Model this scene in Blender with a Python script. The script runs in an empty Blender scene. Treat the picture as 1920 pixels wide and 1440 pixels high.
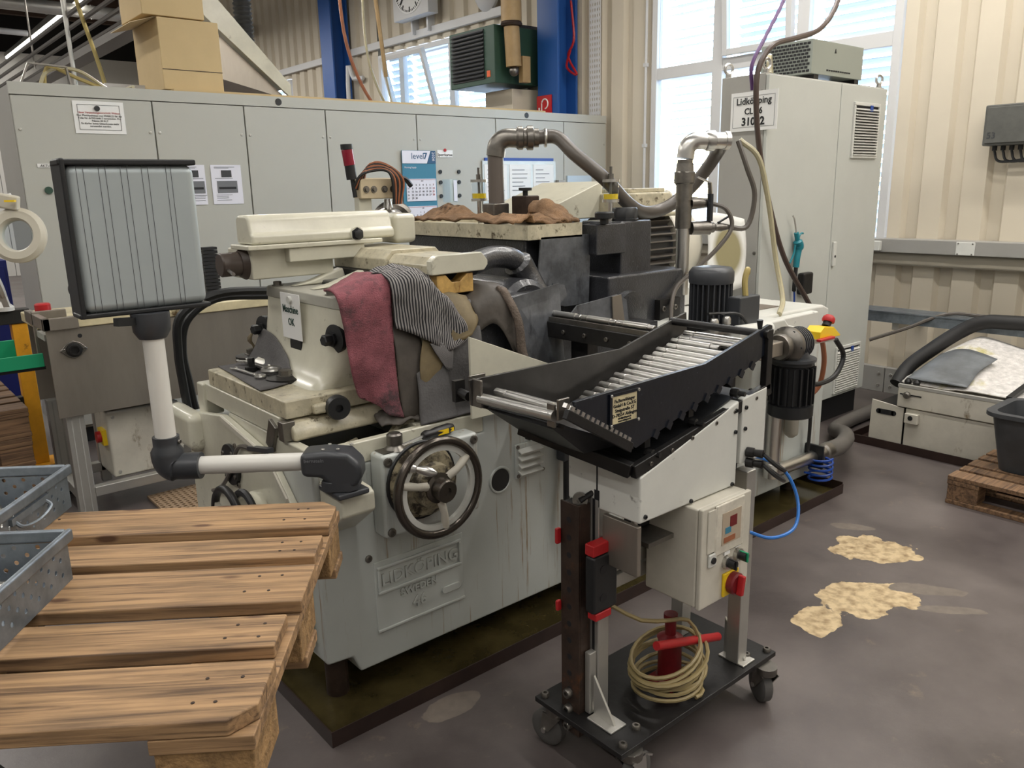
import bpy, bmesh, math, random
from mathutils import Vector, Matrix, noise
random.seed(7)
SC = bpy.context.scene
C = SC.collection
R = math.radians

# ---------------------------------------------------------------- camera, world, exposure
def lin(c):
    return tuple(((v / 255.0) / 12.92) if v / 255.0 <= 0.04045 else (((v / 255.0) + 0.055) / 1.055) ** 2.4 for v in c)
PIT, ROL, YAW = R(13.70), R(-1.23), R(50.1)
fw = Vector((math.cos(YAW) * math.cos(PIT), math.sin(YAW) * math.cos(PIT), -math.sin(PIT)))
r0 = Vector((math.sin(YAW), -math.cos(YAW), 0)); u0 = r0.cross(fw)
rv = math.cos(ROL) * r0 + math.sin(ROL) * u0
uv = -math.sin(ROL) * r0 + math.cos(ROL) * u0
camd = bpy.data.cameras.new('camera'); cam = bpy.data.objects.new('camera', camd); C.objects.link(cam)
m = Matrix((rv, uv, -fw)).transposed().to_4x4(); m.translation = Vector((0, 0, 1.55)); cam.matrix_world = m
camd.sensor_width = 36; camd.lens = 1500.0 / 1920 * 36; camd.clip_start = 0.05; camd.clip_end = 300
SC.camera = cam
SC.view_settings.view_transform = 'Standard'; SC.view_settings.look = 'None'
SC.view_settings.exposure = 0.26; SC.view_settings.gamma = 1.0; SC.view_settings.use_curve_mapping = False

W = bpy.data.worlds.new('sky'); SC.world = W; W.use_nodes = True
wn = W.node_tree.nodes; wl = W.node_tree.links
bg = wn['Background']
sky = wn.new('ShaderNodeTexSky'); sky.sky_type = 'NISHITA'; sky.sun_disc = False
sky.sun_elevation = R(48); sky.sun_rotation = R(60); sky.air_density = 1.0; sky.dust_density = 1.5; sky.ozone_density = 1.0
wl.new(sky.outputs[0], bg.inputs[0]); bg.inputs[1].default_value = 1.45

def area(name, loc, size, power, color=(1, 0.962, 0.905), rot=(0, 0, 0)):
    l = bpy.data.lights.new(name, 'AREA'); l.shape = 'RECTANGLE'; l.size = size[0]; l.size_y = size[1]
    l.energy = power; l.color = color
    o = bpy.data.objects.new(name, l); o.location = loc; o.rotation_euler = rot; C.objects.link(o); return o
# the hall's luminaire rows run parallel to the window wall
LAMPS = [(-2.2, -3.0, 9.5), (0.9, -3.2, 3.4), (3.34, -3.0, 4.3), (4.85, -3.2, 4.0), (0.0, 6.5, 18.0), (3.34, 6.5, 18.6)]
LP = [170, 58, 90, 112, 160, 190]
for (lx, ya, yb), p in zip(LAMPS, LP):
    area('strip_lamp', (lx, (ya + yb) / 2, 4.13), (0.08, yb - ya), p)

# ---------------------------------------------------------------- materials
MATS = {}
def M(name, rgb, rough=0.5, metal=0.0, var=0.0, vs=8.0, bump=0.0, bs=60.0, dirt=None, spec=0.5, coat=0.0, stretch=(1, 1, 1), emit=None, alpha=None, trans=0.0):
    """rgb in sRGB 0-255. var: tone variation, dirt: (rgb, amount 0-1, scale, stretch)"""
    m = bpy.data.materials.new(name); m.use_nodes = True
    n = m.node_tree.nodes; L = m.node_tree.links; b = n['Principled BSDF']
    col = lin(rgb) + (1,)
    b.inputs['Base Color'].default_value = col
    b.inputs['Roughness'].default_value = rough; b.inputs['Metallic'].default_value = metal
    b.inputs['Specular IOR Level'].default_value = spec
    if coat: b.inputs['Coat Weight'].default_value = coat; b.inputs['Coat Roughness'].default_value = 0.15
    if trans: b.inputs['Transmission Weight'].default_value = trans; b.inputs['IOR'].default_value = 1.45
    if emit: b.inputs['Emission Color'].default_value = col; b.inputs['Emission Strength'].default_value = emit
    tc = n.new('ShaderNodeTexCoord'); mp = n.new('ShaderNodeMapping'); mp.inputs['Scale'].default_value = stretch
    L.new(tc.outputs['Object'], mp.inputs[0])
    out = None
    if var:
        t = n.new('ShaderNodeTexNoise'); t.inputs['Scale'].default_value = vs; t.inputs['Detail'].default_value = 6; t.inputs['Roughness'].default_value = 0.65
        L.new(mp.outputs[0], t.inputs['Vector'])
        cr = n.new('ShaderNodeValToRGB'); cr.color_ramp.elements[0].position = 0.37; cr.color_ramp.elements[1].position = 0.63
        cr.color_ramp.elements[0].color = tuple(max(0, v * (1 - var)) for v in col[:3]) + (1,)
        cr.color_ramp.elements[1].color = tuple(min(1, v * (1 + var * 0.7)) for v in col[:3]) + (1,)
        L.new(t.outputs[0], cr.inputs[0]); out = cr.outputs[0]
    if dirt:
        drgb, amt, dsc = dirt[:3]; dst = dirt[3] if len(dirt) > 3 else (1, 1, 1)
        mp2 = n.new('ShaderNodeMapping'); mp2.inputs['Scale'].default_value = dst; L.new(tc.outputs['Object'], mp2.inputs[0])
        t2 = n.new('ShaderNodeTexNoise'); t2.inputs['Scale'].default_value = dsc; t2.inputs['Detail'].default_value = 8; t2.inputs['Roughness'].default_value = 0.7
        L.new(mp2.outputs[0], t2.inputs['Vector'])
        r2 = n.new('ShaderNodeValToRGB'); p = 0.665 - 0.28 * amt
        r2.color_ramp.elements[0].position = p; r2.color_ramp.elements[1].position = min(1, p + 0.11)
        r2.color_ramp.elements[0].color = (0, 0, 0, 1); r2.color_ramp.elements[1].color = (1, 1, 1, 1)
        L.new(t2.outputs[0], r2.inputs[0])
        mx = n.new('ShaderNodeMix'); mx.data_type = 'RGBA'
        L.new(r2.outputs[0], mx.inputs[0]); mx.inputs[7].default_value = lin(drgb) + (1,)
        if out: L.new(out, mx.inputs[6])
        else: mx.inputs[6].default_value = col
        out = mx.outputs[2]
    if out: L.new(out, b.inputs['Base Color'])
    if bump:
        t3 = n.new('ShaderNodeTexNoise'); t3.inputs['Scale'].default_value = bs; t3.inputs['Detail'].default_value = 4
        L.new(mp.outputs[0], t3.inputs['Vector'])
        bp = n.new('ShaderNodeBump'); bp.inputs['Strength'].default_value = bump; bp.inputs['Distance'].default_value = 0.01
        L.new(t3.outputs[0], bp.inputs['Height']); L.new(bp.outputs[0], b.inputs['Normal'])
    MATS[name] = m
    return m

cream = M('cream_enamel', (198, 195, 178), 0.28, var=0.09, vs=5, bump=0.05, bs=25, dirt=((88, 74, 50), 0.16, 9), coat=0.3)
creamd = M('oily_cream_enamel', (188, 180, 156), 0.35, var=0.2, vs=16, bump=0.12, bs=60, dirt=((74, 62, 42), 0.36, 24), coat=0.2)
basep = M('base_enamel', (184, 188, 184), 0.3, var=0.05, vs=2.5, bump=0.04, bs=20, dirt=((132, 100, 52), 0.32, 3.4, (11, 11, 0.45)), coat=0.25)
white = M('white_paint', (206, 206, 200), 0.4, var=0.05, vs=4, bump=0.02, bs=80, dirt=((40, 35, 30), 0.12, 14))
whited = M('dirty_white_paint', (198, 193, 180), 0.42, var=0.08, vs=7, dirt=((120, 104, 80), 0.24, 10, (1, 1, 0.5)))
cabg = M('cabinet_grey', (178, 178, 170), 0.45, var=0.02, vs=2)
cabg2 = M('enclosure_grey', (186, 188, 182), 0.45, var=0.03, vs=3)
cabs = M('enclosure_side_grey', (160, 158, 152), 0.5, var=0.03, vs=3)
wallm = M('corrugated_cream', (205, 195, 176), 0.55, var=0.03, vs=1.5)
wallt = M('wall_trim_grey', (150, 148, 143), 0.5, var=0.04, vs=3)
wallw = M('white_wall', (205, 203, 198), 0.8)
walld = M('dark_roof', (32, 30, 29), 0.9)
roofb = M('roof_rib_brown', (70, 52, 40), 0.8)
blue = M('column_blue', (38, 88, 160), 0.42, var=0.04, vs=3)
winf = M('window_frame_white', (205, 205, 205), 0.4)
glass = M('glass', (235, 245, 250), 0.02, trans=1.0)
slatm = M('blind_slat', (206, 214, 220), 0.45)
steel = M('bright_steel', (200, 198, 194), 0.3, metal=1.0)
steeld = M('worn_steel', (128, 124, 118), 0.35, metal=0.9, var=0.2, vs=14, bump=0.05)
stain = M('stainless_sheet', (158, 150, 140), 0.38, metal=0.75, var=0.15, vs=3, stretch=(1, 1, 0.25))
alu = M('aluminium', (186, 184, 178), 0.4, metal=0.7, var=0.06, vs=6)
galv = M('galvanised', (128, 136, 144), 0.42, metal=0.65, var=0.22, vs=16, bump=0.04)
black = M('black_plastic', (26, 27, 29), 0.45, bump=0.03)
blackr = M('black_rubber', (30, 29, 29), 0.6)
dgrey = M('dark_grey_casting', (58, 60, 64), 0.38, bump=0.04, bs=40)
oily = M('oily_black_iron', (48, 49, 53), 0.28, var=0.4, vs=7, bump=0.3, bs=140, dirt=((104, 108, 114), 0.2, 60), coat=0.4)
oily2 = M('oily_grey_sheet', (108, 111, 116), 0.32, metal=0.4, var=0.4, vs=7, bump=0.08, bs=30, dirt=((44, 44, 47), 0.5, 6, (1, 1, 0.3)))
navy = M('navy_paint', (15, 20, 30), 0.3, var=0.25, vs=8, bump=0.06, bs=60, dirt=((92, 98, 106), 0.10, 40), coat=0.3)
chutem = M('chute_sheet', (74, 72, 70), 0.3, metal=0.5, var=0.25, vs=6)
blackst = M('black_steel', (34, 33, 33), 0.4, metal=0.3, var=0.3, vs=12, bump=0.06)
rustst = M('rusty_steel', (62, 48, 40), 0.5, metal=0.3, var=0.3, vs=18, bump=0.1, dirt=((96, 62, 40), 0.25, 12))
traym = M('oil_tray_steel', (58, 44, 40), 0.35, metal=0.3, var=0.2, vs=7)
oilm = M('tray_oil', (66, 58, 34), 0.16, var=0.35, vs=7, bump=0.02, bs=12)
red = M('red_paint', (172, 30, 34), 0.4)
dred = M('dark_red_paint', (112, 22, 28), 0.4, var=0.2, vs=14)
yellow = M('yellow_plastic', (236, 198, 30), 0.4)
yellowp = M('yellow_paint', (214, 150, 30), 0.45, var=0.1, vs=10, dirt=((60, 40, 20), 0.2, 12))
green = M('green_plastic', (20, 140, 96), 0.42)
dgreen = M('heater_green', (44, 74, 60), 0.5, var=0.05)
teal = M('teal_plastic', (20, 120, 134), 0.35)
blueh = M('blue_hose', (40, 110, 190), 0.35)
bluec = M('blue_coil', (24, 66, 150), 0.4)
hoseg = M('grey_hose', (92, 86, 80), 0.35, var=0.06)
hosec = M('clear_hose', (176, 168, 138), 0.25, var=0.08)
hoseo = M('orange_hose', (150, 92, 62), 0.4, var=0.12)
hosey = M('yellowed_hose', (170, 152, 92), 0.4)
carton = M('carton', (196, 172, 128), 0.75, var=0.05, vs=3)
cartons = M('carton_side', (206, 186, 150), 0.75, var=0.04, vs=3)
paper = M('paper', (232, 232, 230), 0.5, bump=0.02, bs=10)
paperl = M('paper_lilac', (222, 222, 232), 0.5)
ink = M('ink_black', (25, 25, 28), 0.6)
inkr = M('ink_red', (170, 40, 45), 0.6)
inkg = M('ink_grey', (110, 112, 116), 0.6)
calb = M('calendar_teal', (58, 124, 150), 0.5); calb2 = M('calendar_navy', (40, 84, 120), 0.5)
wood = None
rimst = M('rim_steel', (92, 86, 80), 0.26, metal=0.85, var=0.15, vs=6)
towel = M('brown_towel', (138, 108, 80), 0.95, var=0.35, vs=9, bump=0.6, bs=220, dirt=((66, 48, 32), 0.45, 7))
pinkt = M('pink_towel', (142, 84, 92), 0.95, var=0.35, vs=9, bump=0.6, bs=260, dirt=((82, 62, 66), 0.55, 6))
greyc = M('grey_absorbent_cloth', (92, 90, 90), 0.9, var=0.15, vs=10, bump=0.25, bs=120)
oilc = M('oily_grey_cloth', (80, 74, 68), 0.6, var=0.25, vs=6, bump=0.1, bs=60, dirt=((44, 40, 36), 0.3, 5))
tanc = M('oily_tan_cloth', (112, 98, 70), 0.65, var=0.25, vs=8, bump=0.1, bs=60)
padw = M('white_pad', (226, 226, 222), 0.9, bump=0.2, bs=120)
padg = M('grey_film', (104, 108, 112), 0.35, var=0.3, vs=6)
lubeb = M('lube_yellow', (224, 190, 30), 0.15)
handb = M('handle_black', (28, 26, 26), 0.4)
rubberw = M('caster_rubber', (84, 82, 80), 0.6)
tubm = M('tub_plastic', (62, 64, 67), 0.5, var=0.2, vs=8, bump=0.05)
marble = M('worn_cream_slab', (208, 196, 160), 0.35, var=0.12, vs=12, dirt=((80, 62, 36), 0.36, 7))
lampw = M('lamp_tube', (255, 250, 240), 0.5, emit=9.0)
signred = M('sign_red', (190, 30, 36), 0.4)
tan = M('flue_tan', (166, 138, 96), 0.5, var=0.12, vs=6)
padstain = M('stained_pad', (226, 226, 222), 0.9)
for q in (0,):
    n = padstain.node_tree.nodes; L = padstain.node_tree.links
    tc = n.new('ShaderNodeTexCoord'); mp = n.new('ShaderNodeMapping'); mp.vector_type = 'TEXTURE'
    mp.inputs['Location'].default_value = (0.02, 0, 0.215); mp.inputs['Scale'].default_value = (0.13, 1, 0.155)
    L.new(tc.outputs['Object'], mp.inputs[0])
    sp = n.new('ShaderNodeSeparateXYZ'); L.new(mp.outputs[0], sp.inputs[0])
    cb = n.new('ShaderNodeCombineXYZ'); L.new(sp.outputs[0], cb.inputs[0]); L.new(sp.outputs[2], cb.inputs[2])
    ln = n.new('ShaderNodeVectorMath'); ln.operation = 'LENGTH'; L.new(cb.outputs[0], ln.inputs[0])
    cr = n.new('ShaderNodeValToRGB'); L.new(ln.outputs['Value'], cr.inputs[0])
    cr.color_ramp.elements[0].position = 0.7; cr.color_ramp.elements[0].color = lin((146, 138, 104)) + (1,)
    cr.color_ramp.elements[1].position = 1.0; cr.color_ramp.elements[1].color = lin((226, 226, 222)) + (1,)
    L.new(cr.outputs[0], n['Principled BSDF'].inputs['Base Color'])

def stripes_mat(name, c1, c2, scale, axis='X', rough=0.9, dist=2.0):
    m = bpy.data.materials.new(name); m.use_nodes = True
    n = m.node_tree.nodes; L = m.node_tree.links; b = n['Principled BSDF']; b.inputs['Roughness'].default_value = rough
    tc = n.new('ShaderNodeTexCoord'); w = n.new('ShaderNodeTexWave'); w.bands_direction = axis
    w.inputs['Scale'].default_value = scale; w.inputs['Distortion'].default_value = dist; w.inputs['Detail Scale'].default_value = 0.6
    cr = n.new('ShaderNodeValToRGB'); cr.color_ramp.elements[0].position = 0.42; cr.color_ramp.elements[1].position = 0.58
    cr.color_ramp.elements[0].color = lin(c1) + (1,); cr.color_ramp.elements[1].color = lin(c2) + (1,)
    L.new(tc.outputs['UV'], w.inputs['Vector']); L.new(w.outputs[0], cr.inputs[0]); L.new(cr.outputs[0], b.inputs['Base Color'])
    return m
stripec = stripes_mat('striped_cloth', (34, 34, 38), (140, 136, 134), 9, 'Y', dist=0.8)
hazard = stripes_mat('hazard_tape', (30, 28, 24), (222, 160, 30), 9, 'DIAGONAL', 0.5, 0)

def wood_mat(name, rgb, dark, sc=1.0):
    m = bpy.data.materials.new(name); m.use_nodes = True
    n = m.node_tree.nodes; L = m.node_tree.links; b = n['Principled BSDF']; b.inputs['Roughness'].default_value = 0.7
    tc = n.new('ShaderNodeTexCoord'); oi = n.new('ShaderNodeObjectInfo')
    ad = n.new('ShaderNodeVectorMath'); ad.operation = 'ADD'
    ml = n.new('ShaderNodeMath'); ml.operation = 'MULTIPLY'; ml.inputs[1].default_value = 37.0
    L.new(oi.outputs['Random'], ml.inputs[0]); L.new(ml.outputs[0], ad.inputs[1]); L.new(tc.outputs['Object'], ad.inputs[0])
    mp = n.new('ShaderNodeMapping'); mp.inputs['Scale'].default_value = (1.5 * sc, 48 * sc, 48 * sc); L.new(ad.outputs[0], mp.inputs[0])
    t = n.new('ShaderNodeTexNoise'); t.inputs['Scale'].default_value = 1.6; t.inputs['Detail'].default_value = 8; t.inputs['Roughness'].default_value = 0.62; t.inputs['Distortion'].default_value = 0.6
    L.new(mp.outputs[0], t.inputs['Vector'])
    cr = n.new('ShaderNodeValToRGB'); e = cr.color_ramp.elements
    e[0].position = 0.34; e[0].color = lin(dark) + (1,); e[1].position = 0.60; e[1].color = lin(rgb) + (1,)
    x = cr.color_ramp.elements.new(0.46); x.color = lin(tuple((a * 0.65 + d * 0.35) for a, d in zip(rgb, dark))) + (1,)
    L.new(t.outputs[0], cr.inputs[0])
    # grey weathering and knots
    t2 = n.new('ShaderNodeTexNoise'); mpw = n.new('ShaderNodeMapping'); mpw.inputs['Scale'].default_value = (2.2, 11, 11); L.new(ad.outputs[0], mpw.inputs[0])
    t2.inputs['Scale'].default_value = 1.8; t2.inputs['Detail'].default_value = 7; L.new(mpw.outputs[0], t2.inputs['Vector'])
    c2 = n.new('ShaderNodeValToRGB'); c2.color_ramp.elements[0].position = 0.5; c2.color_ramp.elements[1].position = 0.7
    c2.color_ramp.elements[0].color = (0, 0, 0, 1); c2.color_ramp.elements[1].color = (0.5, 0.5, 0.5, 1)
    L.new(t2.outputs[0], c2.inputs[0])
    mx = n.new('ShaderNodeMix'); mx.data_type = 'RGBA'; L.new(c2.outputs[0], mx.inputs[0]); L.new(cr.outputs[0], mx.inputs[6])
    mx.inputs[7].default_value = lin(tuple(v * 0.62 for v in dark)) + (1,)
    mp3 = n.new('ShaderNodeMapping'); mp3.inputs['Scale'].default_value = (5, 14, 14); L.new(ad.outputs[0], mp3.inputs[0])
    v = n.new('ShaderNodeTexVoronoi'); v.inputs['Scale'].default_value = 1.0; L.new(mp3.outputs[0], v.inputs['Vector'])
    c3 = n.new('ShaderNodeValToRGB'); c3.color_ramp.elements[0].position = 0.08; c3.color_ramp.elements[1].position = 0.15
    c3.color_ramp.elements[0].color = (0.8, 0.8, 0.8, 1); c3.color_ramp.elements[1].color = (0, 0, 0, 1); L.new(v.outputs['Distance'], c3.inputs[0])
    mx2 = n.new('ShaderNodeMix'); mx2.data_type = 'RGBA'; L.new(c3.outputs[0], mx2.inputs[0]); L.new(mx.outputs[2], mx2.inputs[6])
    mx2.inputs[7].default_value = lin((70, 40, 26)) + (1,)
    L.new(mx2.outputs[2], b.inputs['Base Color'])
    bp = n.new('ShaderNodeBump'); bp.inputs['Strength'].default_value = 0.35; bp.inputs['Distance'].default_value = 0.004
    L.new(t.outputs[0], bp.inputs['Height']); L.new(bp.outputs[0], b.inputs['Normal'])
    return m
wood = wood_mat('pallet_wood', (170, 136, 98), (92, 70, 50))
woodd = wood_mat('old_pallet_wood', (132, 102, 74), (66, 48, 34))
chipb = M('chipboard_block', (150, 118, 78), 0.85, var=0.35, vs=40, bump=0.5, bs=120)

# ---------------------------------------------------------------- geometry helpers
ORG = {}
def spline(pts, k=6):
    P = [Vector(p) for p in pts]
    if len(P) < 3: return P
    out = []
    for i in range(len(P) - 1):
        a = P[i - 1] if i else P[0] * 2 - P[1]
        b, c = P[i], P[i + 1]
        d = P[i + 2] if i + 2 < len(P) else P[-1] * 2 - P[-2]
        for j in range(k):
            t = j / k
            out.append(0.5 * ((2 * b) + (c - a) * t + (2 * a - 5 * b + 4 * c - d) * t * t + (3 * b - a - 3 * c + d) * t ** 3))
    out.append(P[-1]); return out
def frame_of(d):
    d = d.normalized(); a = Vector((0, 0, 1)) if abs(d.z) < 0.9 else Vector((1, 0, 0))
    x = a.cross(d).normalized(); return x, d.cross(x)
class MB:
    def __init__(s): s.bm = bmesh.new()
    def v(s, p): return s.bm.verts.new(p)
    def face(s, vs):
        try: return s.bm.faces.new(vs)
        except ValueError: return None
    def box(s, x0, x1, y0, y1, z0, z1):
        c = Vector(((x0 + x1) / 2, (y0 + y1) / 2, (z0 + z1) / 2))
        return s.obox(c, (abs(x1 - x0), abs(y1 - y0), abs(z1 - z0)))
    def obox(s, c, size, rot=None):
        vs = []
        for sx in (-.5, .5):
            for sy in (-.5, .5):
                for sz in (-.5, .5):
                    q = Vector((sx * size[0], sy * size[1], sz * size[2]))
                    if rot is not None: q = rot @ q
                    vs.append(s.v(Vector(c) + q))
        for f in ((0, 1, 3, 2), (4, 6, 7, 5), (0, 4, 5, 1), (2, 3, 7, 6), (0, 2, 6, 4), (1, 5, 7, 3)): s.face([vs[i] for i in f])
        return s
    def hexa(s, b, t):
        """solid between two quads (lists of 4 points)"""
        vb = [s.v(p) for p in b]; vt = [s.v(p) for p in t]
        s.face(vb[::-1]); s.face(vt)
        for i in range(4): s.face([vb[i], vb[(i + 1) % 4], vt[(i + 1) % 4], vt[i]])
        return s
    def prism(s, poly, axis, a0, a1):
        def P(u, w, a): return {'x': (a, u, w), 'y': (u, a, w), 'z': (u, w, a)}[axis]
        A = [s.v(P(u, w, a0)) for u, w in poly]; B = [s.v(P(u, w, a1)) for u, w in poly]
        s.face(A); s.face(B[::-1])
        for i in range(len(poly)): s.face([A[i], B[i], B[(i + 1) % len(poly)], A[(i + 1) % len(poly)]])
        return s
    def bar(s, p0, p1, w, h, up=(0, 0, 1)):
        p0, p1 = Vector(p0), Vector(p1); d = p1 - p0; x = d.normalized()
        u = Vector(up); y = u.cross(x)
        if y.length < 1e-5: y = Vector((0, 1, 0)).cross(x)
        y.normalize(); z = x.cross(y)
        return s.obox((p0 + p1) / 2, (d.length, w, h), Matrix((x, y, z)).transposed())
    def lathe(s, p, d, prof, n=20, close=True):
        p = Vector(p); d = Vector(d).normalized(); x, y = frame_of(d)
        rings = []
        for r, h in prof:
            if r < 1e-5: rings.append([s.v(p + d * h)])
            else: rings.append([s.v(p + d * h + (x * math.cos(2 * math.pi * i / n) + y * math.sin(2 * math.pi * i / n)) * r) for i in range(n)])
        for a, b in zip(rings, rings[1:]):
            for i in range(n):
                j = (i + 1) % n
                q = ([a[0]] if len(a) == 1 else [a[i], a[j]]) + ([b[0]] if len(b) == 1 else [b[j], b[i]])
                if len(q) >= 3: s.face(q)
        if close:
            if len(rings[0]) > 1: s.face(rings[0][::-1])
            if len(rings[-1]) > 1: s.face(rings[-1])
        return s
    def cyl(s, p0, p1, r, r1=None, n=16):
        d = Vector(p1) - Vector(p0); return s.lathe(p0, d, [(r, 0), (r if r1 is None else r1, d.length)], n)
    def tube(s, pts, r, n=8, k=6, sm=True):
        P = spline(pts, k) if sm else [Vector(p) for p in pts]
        t = (P[1] - P[0]).normalized(); x, y = frame_of(t); prev = None
        for i, p in enumerate(P):
            t2 = (P[min(i + 1, len(P) - 1)] - P[max(i - 1, 0)]).normalized()
            q = t.rotation_difference(t2); x = q @ x; y = q @ y; t = t2
            rr = r[min(i, len(r) - 1)] if isinstance(r, (list, tuple)) else r
            ring = [s.v(p + (x * math.cos(2 * math.pi * a / n) + y * math.sin(2 * math.pi * a / n)) * rr) for a in range(n)]
            if prev:
                for a in range(n): s.face([prev[a], prev[(a + 1) % n], ring[(a + 1) % n], ring[a]])
            else: s.face(ring[::-1])
            prev = ring
        s.face(prev); return s
    def torus(s, c, d, Rr, r, n=40, m=10, a0=0, a1=2 * math.pi, sx=1.0):
        c = Vector(c); d = Vector(d).normalized(); x, y = frame_of(d); rings = []
        full = abs(a1 - a0 - 2 * math.pi) < 1e-4
        for i in range(n + (0 if full else 1)):
            a = a0 + (a1 - a0) * i / n; e = x * math.cos(a) + y * math.sin(a)
            rings.append([s.v(c + e * (Rr + r * math.cos(2 * math.pi * j / m)) + d * r * sx * math.sin(2 * math.pi * j / m)) for j in range(m)])
        for i in range(n):
            A, B = rings[i], rings[(i + 1) % len(rings)]
            for j in range(m): s.face([A[j], B[j], B[(j + 1) % m], A[(j + 1) % m]])
        if not full: s.face(rings[0][::-1]); s.face(rings[-1])
        return s
    def ball(s, c, r, n=12, sq=(1, 1, 1)):
        g = bmesh.ops.create_uvsphere(s.bm, u_segments=n, v_segments=max(6, n // 2), radius=r)
        for q in g['verts']: q.co = Vector((q.co.x * sq[0], q.co.y * sq[1], q.co.z * sq[2])) + Vector(c)
        return s
    def sheet(s, rows, ku=6, kv=6, wr=0.0, ws=9.0, uvs=True):
        """cloth: rows of control points, spline-interpolated both ways, wr = wrinkle height"""
        cols = [spline(r, ku) for r in rows]
        nu = len(cols[0]); g = [spline([c[i] for c in cols], kv) for i in range(nu)]
        nv = len(g[0]); uvl = s.bm.loops.layers.uv.verify()
        V = []
        for i in range(nu):
            line = []
            for j in range(nv):
                p = g[i][j]
                if wr:
                    k = noise.noise(p * ws) + 0.5 * noise.noise(p * ws * 2.3 + Vector((5, 1, 3)))
                    a = g[min(i + 1, nu - 1)][j] - g[max(i - 1, 0)][j]; b = g[i][min(j + 1, nv - 1)] - g[i][max(j - 1, 0)]
                    nn = a.cross(b)
                    if nn.length > 1e-9: p = p + nn.normalized() * k * wr
                line.append(s.v(p))
            V.append(line)
        for i in range(nu - 1):
            for j in range(nv - 1):
                f = s.face([V[i][j], V[i + 1][j], V[i + 1][j + 1], V[i][j + 1]])
                if f:
                    for lp, (a, b) in zip(f.loops, ((i, j), (i + 1, j), (i + 1, j + 1), (i, j + 1))): lp[uvl].uv = (a / (nu - 1), b / (nv - 1))
        return s
    def mesh(s, name, off=(0, 0, 0), ang=38, flat=False):
        bmesh.ops.recalc_face_normals(s.bm, faces=s.bm.faces)
        o = Vector(off)
        if o.length: bmesh.ops.translate(s.bm, verts=s.bm.verts, vec=-o)
        me = bpy.data.meshes.new(name); s.bm.to_mesh(me); s.bm.free()
        if not flat and len(me.polygons):
            me.shade_smooth(); me.set_sharp_from_angle(angle=R(ang))
        return me
    def build(s, name, mat, parent=None, bevel=0.0, solid=0.0, seg=2, ang=38, flat=False, label=None, cat=None, group=None, kind=None, sub=0):
        if parent is None:
            co = [v.co for v in s.bm.verts]
            lo = [min(c[i] for c in co) for i in range(3)]; hi = [max(c[i] for c in co) for i in range(3)]
            off = Vector(((lo[0] + hi[0]) / 2, (lo[1] + hi[1]) / 2, lo[2]))
        else: off = ORG[parent.name]
        if flat: bmesh.ops.remove_doubles(s.bm, verts=s.bm.verts, dist=1e-5)
        me = s.mesh(name, off, ang, flat)
        o = bpy.data.objects.new(name, me); C.objects.link(o)
        if isinstance(mat, (list, tuple)):
            for q in mat: me.materials.append(q)
        else: me.materials.append(mat)
        if parent is None: o.location = off; ORG[o.name] = off
        else: o.parent = parent; ORG[o.name] = off
        if sub:
            d = o.modifiers.new('subdivide', 'SUBSURF'); d.levels = sub; d.render_levels = sub
        if solid:
            d = o.modifiers.new('thickness', 'SOLIDIFY'); d.thickness = solid; d.offset = 0
        if bevel:
            d = o.modifiers.new('edge', 'BEVEL'); d.width = bevel; d.segments = seg; d.limit_method = 'ANGLE'; d.angle_limit = R(40); d.harden_normals = True
        tag(o, label, cat, group, kind)
        return o
def tag(o, label=None, cat=None, group=None, kind=None):
    if label: o['label'] = label
    if cat: o['category'] = cat
    if group: o['group'] = group
    if kind: o['kind'] = kind
    return o
def thing(name, label, cat, loc, rotz=0.0, group=None, local=False, rot=None):
    o = bpy.data.objects.new(name, None); C.objects.link(o); o.empty_display_size = 0.05
    o.location = loc; o.rotation_euler = rot if rot else (0, 0, rotz)
    ORG[o.name] = Vector((0, 0, 0)) if local else Vector(loc)
    return tag(o, label, cat, group)
def put(name, me, mat, parent, loc, rot=(0, 0, 0), scale=None):
    """a piece that shares a mesh; loc in the builder's coordinates of its parent"""
    o = bpy.data.objects.new(name, me); C.objects.link(o)
    if not me.materials: me.materials.append(mat)
    if parent is not None:
        o.parent = parent; o.location = Vector(loc) - ORG[parent.name]
    else: o.location = loc
    o.rotation_euler = rot
    if scale: o.scale = scale
    ORG[o.name] = Vector(loc)
    return o
def structure(name, mb, mat, parent=None, label=None, **k):
    o = mb.build(name, mat, parent, **k)
    if parent is None: o['kind'] = 'structure'
    if label: o['label'] = label
    return o
def text(s, size, org, xd, up, mat, parent, name='lettering', ext=0.0006, align='LEFT', bold=0.0, sp=1.0, squeeze=1.0, chsp=1.0, res=2):
    cu = bpy.data.curves.new('lettering', 'FONT'); cu.body = s; cu.size = size; cu.extrude = ext; cu.align_x = align; cu.offset = bold; cu.space_line = sp; cu.space_character = chsp
    cu.resolution_u = res
    t = bpy.data.objects.new('tmp', cu); C.objects.link(t)
    dg = bpy.context.evaluated_depsgraph_get(); dg.update()
    me = bpy.data.meshes.new_from_object(t.evaluated_get(dg)); bpy.data.objects.remove(t); bpy.data.curves.remove(cu)
    x = Vector(xd).normalized(); u = Vector(up); u = (u - x * u.dot(x)).normalized(); z = x.cross(u)
    mt = Matrix((x * squeeze, u, z)).transposed().to_4x4(); mt.translation = Vector(org) - (ORG[parent.name] if parent else Vector())
    me.transform(mt); me.materials.clear(); me.materials.append(mat); me.name = name
    o = bpy.data.objects.new(name, me); C.objects.link(o)
    if parent: o.parent = parent; ORG[o.name] = ORG[parent.name]
    return o
_B = {}
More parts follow.
